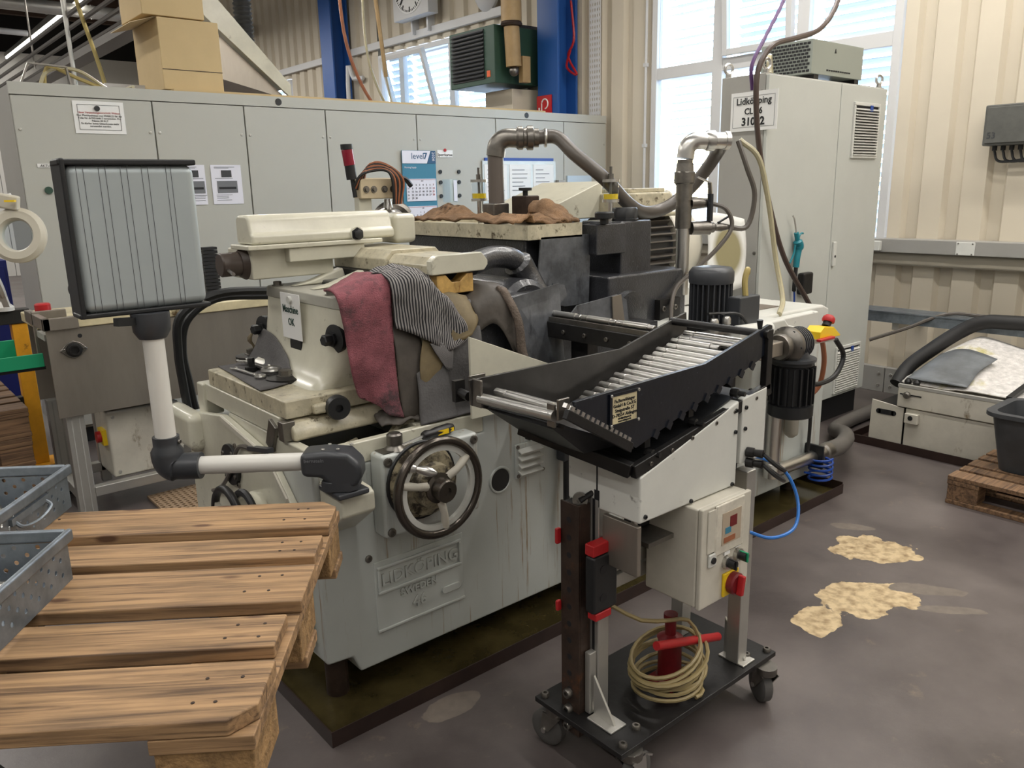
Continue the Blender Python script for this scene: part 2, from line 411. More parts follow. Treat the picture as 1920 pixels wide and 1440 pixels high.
def bolt(parent, p, d, r=0.009, h=0.008, mat=None, name='bolt'):
    """hex-socket bolt head at p, standing off along d"""
    mat = mat or steeld; key = (round(r, 4), round(h, 4), mat.name)
    if key not in _B:
        _B[key] = MB().lathe((0, 0, 0), (0, 0, 1), [(r, 0), (r, h * .8), (r * .85, h), (r * .45, h), (r * .4, h * .5), (0, h * .5)], 10).mesh('bolt'); _B[key].materials.append(mat)
    e = Vector((0, 0, 1)).rotation_difference(Vector(d).normalized()).to_euler()
    return put(name, _B[key], mat, parent, p, e)
def hexbolt(parent, p, d, r=0.014, h=0.012, mat=None, name='hex_bolt'):
    mat = mat or blackst; key = ('h', round(r, 4), round(h, 4), mat.name)
    if key not in _B:
        _B[key] = MB().lathe((0, 0, 0), (0, 0, 1), [(r * 1.35, 0), (r * 1.35, h * .2), (r, h * .2), (r, h * .9), (r * .8, h)], 6).mesh('hex_bolt'); _B[key].materials.append(mat)
    e = Vector((0, 0, 1)).rotation_difference(Vector(d).normalized()).to_euler()
    return put(name, _B[key], mat, parent, p, e)
# ================================================================ SETTING
# thin window glass: clear with a faint surface reflection
n = glass.node_tree.nodes; L = glass.node_tree.links
tr = n.new('ShaderNodeBsdfTransparent'); tr.inputs[0].default_value = (0.93, 0.97, 1, 1)
gl = n.new('ShaderNodeBsdfGlossy'); gl.inputs['Roughness'].default_value = 0.03
mxs = n.new('ShaderNodeMixShader'); lw = n.new('ShaderNodeLayerWeight'); pw = n.new('ShaderNodeMath'); pw.operation = 'POWER'; pw.inputs[1].default_value = 4.0
L.new(lw.outputs['Facing'], pw.inputs[0]); pm_ = n.new('ShaderNodeMath'); pm_.operation = 'MULTIPLY_ADD'; pm_.inputs[1].default_value = 0.5; pm_.inputs[2].default_value = 0.04
L.new(pw.outputs[0], pm_.inputs[0]); L.new(pm_.outputs[0], mxs.inputs[0]); L.new(tr.outputs[0], mxs.inputs[1]); L.new(gl.outputs[0], mxs.inputs[2])
L.new(mxs.outputs[0], n['Material Output'].inputs[0])

# floor: dark coated concrete with bare patches where the coating came off
floorm = M('coated_floor', (92, 84, 82), 0.32)
n = floorm.node_tree.nodes; L = floorm.node_tree.links; b = n['Principled BSDF']
tc = n.new('ShaderNodeTexCoord')
t1 = n.new('ShaderNodeTexNoise'); t1.inputs['Scale'].default_value = 1.1; t1.inputs['Detail'].default_value = 8; t1.inputs['Roughness'].default_value = 0.62
L.new(tc.outputs['Object'], t1.inputs['Vector'])
c1 = n.new('ShaderNodeValToRGB'); c1.color_ramp.elements[0].position = 0.38; c1.color_ramp.elements[1].position = 0.66
c1.color_ramp.elements[0].color = lin((74, 67, 66)) + (1,); c1.color_ramp.elements[1].color = lin((110, 102, 99)) + (1,)
L.new(t1.outputs[0], c1.inputs[0]); cur = c1.outputs[0]
ts = n.new('ShaderNodeTexNoise'); ts.inputs['Scale'].default_value = 7; ts.inputs['Detail'].default_value = 10; ts.inputs['Roughness'].default_value = 0.75
L.new(tc.outputs['Object'], ts.inputs['Vector'])
cs = n.new('ShaderNodeValToRGB'); cs.color_ramp.elements[0].position = 0.60; cs.color_ramp.elements[1].position = 0.74
cs.color_ramp.elements[1].color = (0.5, 0.5, 0.5, 1); L.new(ts.outputs[0], cs.inputs[0])
mx = n.new('ShaderNodeMix'); mx.data_type = 'RGBA'; L.new(cs.outputs[0], mx.inputs[0]); L.new(cur, mx.inputs[6]); mx.inputs[7].default_value = lin((150, 132, 112)) + (1,); cur = mx.outputs[2]
tn = n.new('ShaderNodeTexNoise'); tn.inputs['Scale'].default_value = 7.0; tn.inputs['Detail'].default_value = 5; L.new(tc.outputs['Object'], tn.inputs['Vector'])
tp = n.new('ShaderNodeTexNoise'); tp.inputs['Scale'].default_value = 26; tp.inputs['Detail'].default_value = 8; L.new(tc.outputs['Object'], tp.inputs['Vector'])
cp = n.new('ShaderNodeValToRGB'); cp.color_ramp.elements[0].position = 0.3; cp.color_ramp.elements[1].position = 0.6
cp.color_ramp.elements[0].color = lin((140, 116, 84)) + (1,); cp.color_ramp.elements[1].color = lin((206, 184, 146)) + (1,); L.new(tp.outputs[0], cp.inputs[0])
cq = n.new('ShaderNodeValToRGB'); cq.color_ramp.elements[0].color = lin((96, 88, 82)) + (1,); cq.color_ramp.elements[1].color = lin((132, 122, 112)) + (1,); L.new(tp.outputs[0], cq.inputs[0])
for cx, cy, rx, ry, a, src in ((2.80, 1.275, .20, .13, -30, cp), (2.52, 1.31, .11, .085, 20, cp), (3.24, 1.46, .17, .13, -35, cp), (3.40, 1.63, .09, .035, -60, cq),
                               (1.22, 1.80, .11, .05, 0, cq), (2.95, 1.02, .10, .03, -50, cq), (3.05, 1.13, .14, .045, -55, cq), (3.29, 1.29, .035, .025, 0, cp), (1.0, 1.25, .2, .05, 30, cq)):
    mp = n.new('ShaderNodeMapping'); mp.vector_type = 'TEXTURE'; mp.inputs['Location'].default_value = (cx, cy, 0); mp.inputs['Rotation'].default_value = (0, 0, R(a)); mp.inputs['Scale'].default_value = (rx, ry, 1)
    L.new(tc.outputs['Object'], mp.inputs[0])
    ln = n.new('ShaderNodeVectorMath'); ln.operation = 'LENGTH'; L.new(mp.outputs[0], ln.inputs[0])
    ma = n.new('ShaderNodeMath'); ma.operation = 'MULTIPLY_ADD'; ma.inputs[1].default_value = 1.5; L.new(tn.outputs[0], ma.inputs[0]); L.new(ln.outputs['Value'], ma.inputs[2])
    cr = n.new('ShaderNodeValToRGB'); cr.color_ramp.elements[0].position = 0.0; cr.color_ramp.elements[1].position = 0.02
    md = n.new('ShaderNodeMath'); md.operation = 'SUBTRACT'; md.inputs[0].default_value = 1.75; L.new(ma.outputs[0], md.inputs[1]); L.new(md.outputs[0], cr.inputs[0])
    m2 = n.new('ShaderNodeMix'); m2.data_type = 'RGBA'; L.new(cr.outputs[0], m2.inputs[0]); L.new(cur, m2.inputs[6]); L.new(src.outputs[0], m2.inputs[7]); cur = m2.outputs[2]
L.new(cur, b.inputs['Base Color'])
rr = n.new('ShaderNodeMapRange'); rr.inputs[1].default_value = 0.3; rr.inputs[2].default_value = 0.7; rr.inputs[3].default_value = 0.26; rr.inputs[4].default_value = 0.46
L.new(t1.outputs[0], rr.inputs[0]); L.new(rr.outputs[0], b.inputs['Roughness'])
bp = n.new('ShaderNodeBump'); bp.inputs['Strength'].default_value = 0.15; bp.inputs['Distance'].default_value = 0.01; L.new(ts.outputs[0], bp.inputs['Height']); L.new(bp.outputs[0], b.inputs['Normal'])

fl = MB().box(-6, 6.0, -4, 19.6, -0.1, 0).mesh('floor', flat=True); fl.materials.append(floorm)
o = bpy.data.objects.new('floor', fl); C.objects.link(o); tag(o, 'dark worn coated workshop floor with bare tan patches', kind='structure')
structure('ceiling', MB().box(-6, 6.1, -4, 19.6, 5.2, 5.3), walld, label='dark workshop roof')
structure('ground', MB().box(6.15, 60, -40, 60, -0.3, -0.15), M('pale_paving', (170, 170, 166), 0.9), label='pale paved yard outside the windows')
structure('wall_left', MB().box(-6.1, -6, -4, 19.6, 0, 5.2), wallw)
structure('wall_front', MB().box(-6.1, 6.1, -4.1, -4, 0, 5.2), wallw)
wb = structure('wall_back', MB().box(-6.1, 6.1, 19.6, 19.7, 0, 5.2), walld, label='far end wall of the hall')
structure('panel', MB().box(-6, 1.2, 19.56, 19.6, 0, 4.42), wallw, wb); structure('panel', MB().box(1.21, 2.9, 19.56, 19.6, 0, 4.42), wallw, wb)
structure('panel', MB().box(2.91, 4.4, 19.56, 19.6, 0, 4.42), wallw, wb); structure('panel', MB().box(4.41, 5.9, 19.56, 19.6, 0, 4.42), wallw, wb)
for k in range(7):
    structure('trim_%d' % (k + 1), MB().box(-6, 5.9, 9.5 + k * 1.5, 9.62 + k * 1.5, 4.95, 5.2), roofb, label='brown roof rib number %d from the machines' % (k + 1))

# window wall of trapezoid sheet, X = 5.95
WX = 5.95
def corr(y0, y1, z0, z1, mb):
    pitch, dep = 0.27, 0.045; pts = []; k = math.floor(y0 / pitch)
    while k * pitch < y1:
        a = k * pitch
        for dy, dx in ((0, 0), (0.145, 0), (0.170, dep), (0.245, dep)): pts.append((a + dy, dx))
        k += 1
    pts = [(min(max(y, y0), y1), d) for y, d in pts]; pts.append((y1, pts[-1][1]))
    A = [mb.v((WX + d, y, z0)) for y, d in pts]; B = [mb.v((WX + d, y, z1)) for y, d in pts]
    for i in range(len(pts) - 1):
        if pts[i + 1][0] - pts[i][0] > 1e-5: mb.face([A[i], A[i + 1], B[i + 1], B[i]])
wm = MB()
for y0, y1, z0, z1 in ((-4, 2.79, 0.1, 5.2), (2.79, 5.05, 0.1, 1.06), (2.79, 5.05, 3.62, 5.2), (5.05, 7.0, 0.1, 5.2), (7.0, 9.72, 0.1, 1.9), (7.0, 9.72, 3.3, 5.2),
                       (9.72, 12.3, 0.1, 5.2), (12.3, 15, 0.1, 1.9), (12.3, 15, 3.3, 5.2), (15, 19.6, 0.1, 5.2)): corr(y0, y1, z0, z1, wm)
wr = structure('wall_right', wm, wallm, ang=1, label='cream trapezoid-sheet window wall')
structure('outer_skin', MB().box(6.04, 6.1, -4, 2.76, 0, 5.2).box(6.04, 6.1, 5.08, 6.97, 0, 5.2).box(6.04, 6.1, 9.75, 12.27, 0, 5.2).box(6.04, 6.1, 15.03, 19.6, 0, 5.2)
          .box(6.04, 6.1, 2.76, 5.08, 0, 1.04).box(6.04, 6.1, 2.76, 5.08, 3.64, 5.2).box(6.04, 6.1, 6.97, 9.75, 0, 1.88).box(6.04, 6.1, 6.97, 9.75, 3.32, 5.2).box(6.04, 6.1, 12.27, 15.03, 0, 1.88).box(6.04, 6.1, 12.27, 15.03, 3.32, 5.2), wallw, wr)
structure('baseboard_right', MB().box(5.895, 5.95, -4, 2.685, 0, 0.19).box(5.895, 5.95, 2.69, 5.5, 0, 0.19), wallt, bevel=0.004, label='grey metal base rail of the window wall')
bb = bpy.data.objects['baseboard_right']
for y in (2.73, 2.64):
    for z in (0.05, 0.14): bolt(bb, (5.895, y, z), (-1, 0, 0), 0.012, 0.006, steel)
structure('trim_8', MB().box(5.82, 5.95, -4, 5.0, 1.05, 1.145), wallt, bevel=0.004, label='grey cable trunking along the window wall')
structure('trim_9', MB().box(5.87, 5.95, -4, 5.0, 0.955, 1.05), M('trim_beige', (166, 158, 142), 0.5), bevel=0.02, label='beige rail below the grey trunking')
tk = bpy.data.objects['trim_8']
p = structure('cover_plate', MB().box(5.812, 5.82, 2.13, 2.25, 1.052, 1.14), white, tk, bevel=0.006)
for y in (2.145, 2.235):
    for z in (1.06, 1.13): bolt(p, (5.812, y, z), (-1, 0, 0), 0.005, 0.003)
tag(MB().box(5.78, 5.82, 2.755, 2.84, 1.06, 1.13).build('socket_box', white, bevel=0.006), 'white socket box on the grey trunking by the tall enclosure', 'socket')
structure('trim_10', MB().box(5.90, 5.95, 6.9, 10.35, 3.36, 3.45).box(5.90, 5.95, 10.8, 19.5, 3.36, 3.45), winf, bevel=0.005, label='cream rail above the windows by the clock')

def column(y0, y1, name, label):
    mb = MB().box(5.66, 5.685, y0, y1, 0, 5.2).box(5.905, 5.93, y0, y1, 0, 5.2).box(5.685, 5.905, (y0 + y1) / 2 - .01, (y0 + y1) / 2 + .01, 0, 5.2)
    return structure(name, mb, blue, bevel=0.003, label=label)
column(5.98, 6.27, 'trim_11', 'blue steel column beside the green heater')
column(10.42, 10.74, 'trim_12', 'blue steel column behind the first cabinets')
structure('trim_13', MB().tube([(5.80, 10.30, 0), (5.80, 10.30, 3.0), (5.84, 10.2, 3.05), (5.9, 10.05, 3.05)], 0.03, 8, 4), winf, label='white conduit beside a blue column')

structure('trim_14', MB().cyl((5.925, 5.10, .2), (5.925, 5.10, 5.0), .012, n=8).box(5.91, 5.94, 5.08, 5.12, 1.9, 1.93).box(5.91, 5.94, 5.08, 5.12, 2.6, 2.63), winf, label='white conduit left of the tall window')
def window(name, label, y0, y1, z0, z1, muls, trans, mulw=0.05):
    f = MB().box(5.93, 6.01, y0, y0 + .06, z0, z1).box(5.93, 6.01, y1 - .06, y1, z0, z1).box(5.93, 6.01, y0 + .06, y1 - .06, z0, z0 + .06).box(5.93, 6.01, y0 + .06, y1 - .06, z1 - .06, z1)
    w = structure(name, f, winf, label=label, bevel=0.004)
    ys = [y0 + .06] + [q for mm in muls for q in (mm - mulw, mm + mulw)] + [y1 - .06]
    for mm in muls: structure('mullion', MB().box(5.93, 6.0, mm - mulw, mm + mulw, z0 + .06, z1 - .06), winf, w, bevel=0.004)
    zs = [z0 + .06] + [q for t in trans for q in (t - .05, t + .05)] + [z1 - .06]
    for i in range(0, len(ys), 2):
        for t in trans: structure('transom', MB().box(5.935, 5.995, ys[i], ys[i + 1], t - .05, t + .05), winf, w, bevel=0.004)
        for j in range(0, len(zs), 2): structure('pane', MB().box(5.966, 5.972, ys[i], ys[i + 1], zs[j], zs[j + 1]), glass, w)
    return w
w1 = window('window_1', 'tall white window behind the lettered enclosure', 2.80, 5.04, 1.07, 3.61, (3.56, 4.33), (2.52,))
w2 = window('window_2', 'white ribbon window under the clock', 7.02, 9.70, 1.92, 3.28, (8.08, 9.15), ())
w3 = window('window_3', 'white window at the far end behind the hood', 12.32, 14.98, 1.92, 3.28, (13.2, 14.1), ())
# tilted sashes
def sash(y0, y1, z0, z1, lean, par):
    mt = Matrix.Translation((5.92, 0, z0)) @ Matrix.Rotation(-lean, 4, 'Y')
    h = z1 - z0; f = MB().box(-.03, .03, y0, y0 + .05, 0, h).box(-.03, .03, y1 - .05, y1, 0, h).box(-.03, .03, y0 + .05, y1 - .05, 0, .05).box(-.03, .03, y0 + .05, y1 - .05, h - .05, h)
    f.bm.transform(mt); s = structure('sash', f, winf, par, bevel=0.004)
    g = MB().box(-.003, .003, y0 + .05, y1 - .05, .05, h - .05); g.bm.transform(mt); structure('pane', g, glass, s)
sash(3.63, 4.26, 2.58, 3.54, R(4), w1); sash(8.16, 9.08, 1.99, 3.20, R(16), w2)

slat_me = {}
def blind(label, y0, y1, z0, z1, pitch, tilt, group='outside blinds'):
    t = thing('venetian_blind', label, 'blind', (6.13, (y0 + y1) / 2, z0), group=group)
    key = round(y1 - y0, 3)
    if key not in slat_me:
        a = MB(); hw = (y1 - y0) / 2
        a.prism([(-.036, 0), (0, .006), (.036, 0), (.036, .0015), (0, .0075), (-.036, .0015)], 'y', -hw, hw)
        slat_me[key] = a.mesh('slat', flat=True)
    nsl = int((z1 - z0) / pitch)
    for k in range(nsl):
        put('slat', slat_me[key], slatm, t, (6.13, (y0 + y1) / 2, z0 + .02 + k * pitch), (0, tilt + random.uniform(-.04, .04), 0))
    MB().box(6.09, 6.17, y0, y1, z1 - .04, z1).build('head_rail', winf, t)
    MB().cyl((6.165, y0 + .12, z0), (6.165, y0 + .12, z1), .003, n=5).cyl((6.165, y1 - .12, z0), (6.165, y1 - .12, z1), .003, n=5).build('lift_cord', inkg, t)
blind('pale slatted blind outside the pane left of the enclosure', 4.40, 5.02, 1.1, 3.6, 0.068, R(8))
blind('pale slatted blind outside the pane above the enclosure', 3.64, 4.26, 1.1, 3.6, 0.068, R(18))
blind('pale slatted blind outside the pane right of the enclosure', 2.82, 3.50, 1.1, 3.6, 0.068, R(30))
blind('slatted blind outside the pane left of the tilted sash', 9.2, 9.68, 1.95, 3.26, 0.085, R(50))
blind('slatted blind outside the tilted sash under the clock', 8.14, 9.1, 1.95, 3.26, 0.085, R(25))
blind('slatted blind outside the pane behind the green heater', 7.05, 8.02, 1.95, 3.26, 0.085, R(25))
blind('slatted blind outside the far window past the hood', 12.4, 14.9, 1.95, 3.26, 0.085, R(30))

# ================================================================ OVERHEAD
def strip(name, x, ya, yb, z, label):
    t = thing(name, label, 'lamp', (x, (ya + yb) / 2, z), group='luminaire rows')
    MB().box(x - .05, x + .05, ya, yb, z, z + .07).build('housing', alu, t)
    MB().box(x - .035, x + .035, ya + .02, yb - .02, z - .03, z).build('diffuser', lampw, t)
strip('ceiling_light', 3.34, 12.9, 19.4, 4.3, 'bright LED strip lamp running to the far white wall')
strip('ceiling_light', 3.34, -3.0, 12.6, 4.3, 'LED strip lamp row above the machines, nearer than the ventilation duct')
strip('ceiling_light', 4.85, -3.2, 4.0, 4.3, 'LED strip lamp row nearest the window wall, above the tall enclosure')
strip('ceiling_light', 0.0, -3.0, 18.0, 4.3, 'LED strip lamp row over the aisle beside the machines')
tag(MB().bar((3.42, 12.6, 4.48), (3.42, 19.3, 4.42), .06, .06).build('lamp_rail', alu, None), 'grey lamp mounting rail just above the bright strip lamp', 'rail')
d = thing('ventilation_duct', 'silver round ventilation duct crossing under the dark roof', 'duct', (1, 13.6, 4.2))
MB().cyl((-4, 13.62, 4.22), (5.9, 13.5, 4.16), .09, n=20).build('duct_pipe', alu, d)
for x in (2.9, 3.5): MB().cyl((x, 13.6, 4.19), (x + .03, 13.6, 4.19), .098, n=20).build('duct_clamp', steeld, d)
tag(MB().cyl((-4, 16.5, 4.36), (3.2, 16.5, 4.3), .05, n=12).build('roof_pipe', winf), 'pale pipe under the dark roof behind the silver duct', 'pipe')
ct = thing('cable_tray', 'grey cable tray with pipes hanging over the far aisle', 'cable tray', (2.6, 11, 3.4))
for i in range(4):
    MB().cyl((2.30 + i * .09, 7.0, 3.40 - i * .06), (2.30 + i * .09, 16.0, 3.40 - i * .06), .022, n=8).build('pipe', M('tray_pipe_%d' % i, (92, 88, 84), .5), ct)
MB().box(2.56, 2.76, 7, 16, 3.12, 3.15).box(2.56, 2.57, 7, 16, 3.15, 3.22).box(2.75, 2.76, 7, 16, 3.15, 3.22).build('tray', M('tray_steel', (104, 98, 92), .5), ct)
for y in (8.5, 10.5, 12.5): MB().cyl((2.45, y, 3.2), (2.45, y, 5.2), .012, n=6).build('hanger_rod', steeld, ct)
for a, b, r_, mt_, lb in (((1.02, 9, 4.3), (1.02, 9, 2.0), .022, hosey, 'pale hanging tube above the leftmost cabinet'), ((2.05, 9, 5.2), (2.1, 9.0, 2.2), .02, alu, 'thin steel rod hanging left of the stacked cartons')):
    tag(MB().cyl(a, b, r_, n=8).build('hanging_rod', mt_), lb, 'rod')
tag(MB().tube([(2.15, 9, 4.6), (2.15, 9, 3.9), (2.2, 9.0, 3.4), (2.33, 9.0, 2.8), (2.4, 8.9, 2.2)], .02, 8).build('hanging_hose', hosey), 'yellow brown hose hanging left of the stacked cartons', 'hose')

# ================================================================ BACK CABINET ROW
CB = [0.942, 1.73, 2.334, 2.949, 3.747, 4.561, 5.372, 5.94]
CL = ['leftmost grey control cabinet bearing the packing notice', 'grey control cabinet bearing two photo sheets', 'plain grey control cabinet left of the red signal lamp',
      'grey control cabinet behind the signal lamp, left of the calendar', 'grey control cabinet right of the calendar, with the clear pouch', 'grey control cabinet behind the document board', 'narrow end grey control cabinet touching the window wall']
for i in range(7):
    x0, x1 = CB[i], CB[i + 1]
    t = thing('control_cabinet', CL[i], 'cabinet', ((x0 + x1) / 2, 5.85, 0), group='grey control cabinet row')
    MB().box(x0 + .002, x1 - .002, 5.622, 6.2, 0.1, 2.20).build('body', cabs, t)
    MB().box(x0 + .03, x1 - .03, 5.64, 6.15, 0, 0.1).build('plinth', black, t)
    MB().box(x0 + .004, x1 - .004, 5.6, 5.62, 0.12, 2.140).build('door', cabg, t, bevel=0.003)
    MB().box(x0, x1, 5.6, 5.622, 2.146, 2.215).build('top_rail', cabg, t)
    for x in (x0 + .03, x1 - .03):
        for z in (1.95, 1.35): bolt(t, (x, 5.6, z), (0, -1, 0), .009, .004, alu, 'door_screw')
    if i in (2, 5): MB().cyl(((x0 + x1) / 2 - .05, 5.6, 2.18), ((x0 + x1) / 2 - .05, 5.597, 2.18), .024, n=14).build('cap', black, t)
tag(MB().box(1.9, 5.2, 5.66, 5.98, 2.215, 2.235).build('timber_board', carton), 'long tan board lying on top of the control cabinets', 'board')

def sheet_thing(name, label, cat, x0, x1, z0, z1, mat, y=5.598, th=.0025):
    t = thing(name, label, cat, ((x0 + x1) / 2, y, z0))
    MB().box(x0, x1, y - th, y, z0, z1).build('sheet', mat, t); return t
def ftext(t, s, size, x, z, mat=ink, y=5.594, align='CENTER', bold=0.0, sp=1.0, sq=1.0):
    return text(s, size, (x, y, z), (1, 0, 0), (0, 0, 1), mat, t, align=align, bold=bold, sp=sp, squeeze=sq)
t = sheet_thing('notice_sheet', 'laminated packing notice on the leftmost grey cabinet', 'notice', 1.265, 1.555, 1.935, 2.125, paper)
ftext(t, 'Neue Verpackungsvorschrift Wabco.', .0162, 1.41, 2.053, inkr)
ftext(t, 'Nur Plastikpaletten von WABCO für die\nTeile Nr. 619/516/617 verwenden. Pro\nPalette 40 KLT\nEs dürfen keine Gitterboxen mehr\nverwendet werden.', .0155, 1.41, 2.036, ink, sp=1.0)
MB().box(1.29, 1.53, 5.593, 5.595, 2.103, 2.1045).box(1.29, 1.53, 5.593, 5.595, 1.957, 1.9585).box(1.29, 1.2915, 5.593, 5.595, 1.957, 2.104).box(1.5285, 1.53, 5.593, 5.595, 1.957, 2.104).build('printed_border', ink, t)
tag(MB().cyl((1.40, 5.594, 2.083), (1.40, 5.585, 2.083), .016, n=16).build('magnet', black), 'black round magnet holding the packing notice', 'magnet')
t = sheet_thing('label_strip', 'white label strip reading AKTUELLER AUFTRAG on the leftmost cabinet', 'label', 1.03, 1.36, 1.733, 1.755, paper); ftext(t, 'AKTUELLER AUFTRAG', .02, 1.045, 1.737, align='LEFT')
tag(MB().cyl((1.07, 5.6, 1.60), (1.07, 5.588, 1.60), .022, n=16).build('magnet', dgreen), 'dark green magnet at the edge of the leftmost cabinet', 'magnet')
for lab, x0, x1 in (('white photo sheet taped left, half hidden behind the monitor arm', 1.86, 2.02), ('white photo sheet with two pictures on the second grey cabinet', 2.06, 2.27)):
    t = sheet_thing('photo_sheet', lab, 'paper', x0, x1, 1.49, 1.75, paperl)
    xm = (x0 + x1) / 2
    MB().box(xm - .035, xm + .035, 5.593, 5.5955, 1.67, 1.715).build('printed_picture', dgrey, t); MB().box(xm - .07, xm + .07, 5.593, 5.5955, 1.565, 1.645).build('printed_picture', inkg, t)
    MB().box(xm - .06, xm + .06, 5.592, 5.5935, 1.59, 1.605).build('printed_bar', ink, t)
    for z in (1.735, 1.728, 1.66, 1.55, 1.54, 1.53, 1.515): MB().box(xm - .08, xm + random.uniform(.0, .08), 5.594, 5.5955, z, z + .003).build('printed_line', inkg, t)

# calendar
t = sheet_thing('wall_calendar', 'teal three-month wall calendar hung on the grey cabinets', 'calendar', 3.58, 3.905, 1.20, 1.865, calb, 5.585)
MB().prism([(3.582, 1.765), (3.582, 1.863), (3.855, 1.863), (3.815, 1.765)], 'y', 5.578, 5.582).build('header', paperl, t)
MB().prism([(3.818, 1.765), (3.858, 1.863), (3.903, 1.863), (3.903, 1.765)], 'y', 5.578, 5.582).build('header', calb2, t)
ftext(t, 'level', .068, 3.665, 1.800, calb2, 5.577, 'LEFT'); ftext(t, '7', .068, 3.785, 1.800, calb2, 5.577, 'LEFT', .002)
text('2026', .036, (3.868, 5.577, 1.855), (0, 0, -1), (1, 0, 0), paperl, t)
ftext(t, 'Morning Supply', .018, 3.60, 1.728, paperl, 5.581, 'LEFT')
def month(z1, head, first, nd, wk):
    MB().box(3.61, 3.895, 5.577, 5.582, z1 - .175, z1).build('month_block', paperl, t)
    ftext(t, head, .013, 3.76, z1 - .02, ink, 5.575); MB().box(3.612, 3.893, 5.575, 5.577, z1 - .008, z1 - .006).build('printed_line', inkr, t)
    for r_ in range(5 + (first + nd > 36)):
        z = z1 - .055 - r_ * .026
        ftext(t, str(wk + r_), .019, 3.625, z, inkg, 5.575)
        for c_ in range(7):
            dd = r_ * 7 + c_ - first + 1
            if 1 <= dd <= nd: ftext(t, str(dd), .021, 3.665 + c_ * .034, z, inkr if c_ == 6 else (inkg if c_ == 5 else ink), 5.575)
month(1.645, 'Juni', 0, 30, 23); month(1.43, 'Juli', 2, 31, 27)
ftext(t, '', .01, 3.7, 1.45)
t = sheet_thing('label_card', 'small white card reading Sperrkarten with a red seal', 'label', 3.935, 4.09, 1.815, 1.872, paper); ftext(t, 'Sperrkarten', .031, 4.012, 1.825, ink)
MB().cyl((4.01, 5.595, 1.872), (4.01, 5.588, 1.872), .013, n=12).build('seal', inkr, t)
t = thing('clear_pouch', 'clear plastic pouch held by six black magnets', 'pouch', (4.05, 5.597, 1.45)); MB().box(3.975, 4.125, 5.593, 5.596, 1.455, 1.64).build('sleeve', glass, t)
MB().box(4.085, 4.12, 5.592, 5.593, 1.46, 1.63).build('card', paperl, t)
for x in (3.955, 4.145):
    for j, z in enumerate((1.70, 1.615, 1.505)):
        tag(MB().cyl((x, 5.597, z), (x, 5.588, z), .016, n=14).build('magnet', black), 'black round magnet, %s at the %s edge of the clear pouch' % (('uppermost', 'middle', 'lowest')[j], 'calendar-side' if x < 4 else 'document-board-side'), 'magnet', 'pouch magnets')
# document board on the sixth cabinet
t = thing('document_board', 'grey framed board of plastic document pockets behind the coolant hose', 'board', (4.85, 5.58, 1.2))
MB().box(4.39, 5.25, 5.583, 5.594, 1.10, 1.79).build('backing', alu, t); MB().box(4.42, 5.22, 5.58, 5.597, 1.79, 1.815).build('blue_strip', bluec, t)
for i in range(3):
    for j in range(2):
        x = 4.41 + i * .28; z = 1.46 - j * .33
        p = MB().box(x, x + .25, 5.58, 5.585, z, z + .30).build('pocket', paper, t)
        for q in range(6): MB().box(x + .03, x + random.uniform(.1, .22), 5.578, 5.58, z + .25 - q * .035, z + .256 - q * .035).build('printed_line', inkg, p)
MB().box(5.26, 5.33, 5.55, 5.597, 1.15, 1.62).build('side_holder', cabs, t)
MB().box(5.40, 5.72, 5.58, 5.597, 1.2, 1.66).build('side_pocket', M('pocket_blue', (190, 208, 224), .4), t)

# cartons, hood, hose on the cabinets
t = thing('carton', 'open-topped tan carton, lower of the two on the cabinets', 'box', (2.07, 5.95, 2.235))
MB().box(1.86, 2.26, 5.72, 6.25, 2.235, 2.68).build('body', [carton], t, bevel=0.006)
MB().box(1.861, 2.259, 5.717, 5.7195, 2.36, 2.364).build('crease', rustst, t)
MB().hexa([(1.86, 5.72, 2.68), (1.86, 6.25, 2.68), (1.863, 6.25, 2.68), (1.863, 5.72, 2.68)], [(1.70, 5.74, 2.63), (1.70, 6.2, 2.63), (1.703, 6.2, 2.635), (1.703, 5.74, 2.635)]).build('flap', cartons, t)
t = thing('carton', 'tan carton standing askew on top of another carton', 'box', (2.0, 5.95, 2.69))
MB().box(1.78, 2.18, 5.74, 6.2, 2.69, 3.1).build('body', carton, t, bevel=0.006)
t = thing('extraction_hood', 'cream sloping extraction hood behind the cartons', 'hood', (2.7, 6.5, 0))
MB().prism([(2.335, 3.125), (3.02, 2.39), (3.02, 2.285), (2.39, 2.82), (2.335, 2.886)], 'y', 6.27, 6.30).build('front_panel', cream, t, bevel=0.003)
MB().prism([(2.335, 3.125), (3.02, 2.39), (3.02, 2.37), (2.335, 3.10)], 'y', 6.30, 6.9).build('slope_panel', cream, t)
MB().prism([(2.42, 2.78), (2.42, 2.42), (2.94, 2.30), (3.0, 2.285)], 'y', 6.32, 6.9).build('underside', stain, t)
MB().box(2.45, 2.49, 6.34, 6.38, 0, 2.45).build('foot', black, t); MB().box(2.94, 2.97, 6.34, 6.38, 0, 2.31).build('foot', black, t)
hb = MB(); z = 2.58
pr = []
while z < 3.6: pr += [(.062, z), (.074, z + .012), (.074, z + .02), (.062, z + .03)]; z += .034
hb.lathe((2.86, 6.7, 0), (0, 0, 1), pr, 16)
tag(hb.build('corrugated_hose', blackr, ang=60), 'black ribbed hose rising from the extraction hood', 'hose')
tag(MB().box(1.60, 1.95, 6.12, 6.14, 2.215, 2.30).build('perforated_rail', winf), 'white perforated rail lying on the cabinets left of the cartons', 'rail')
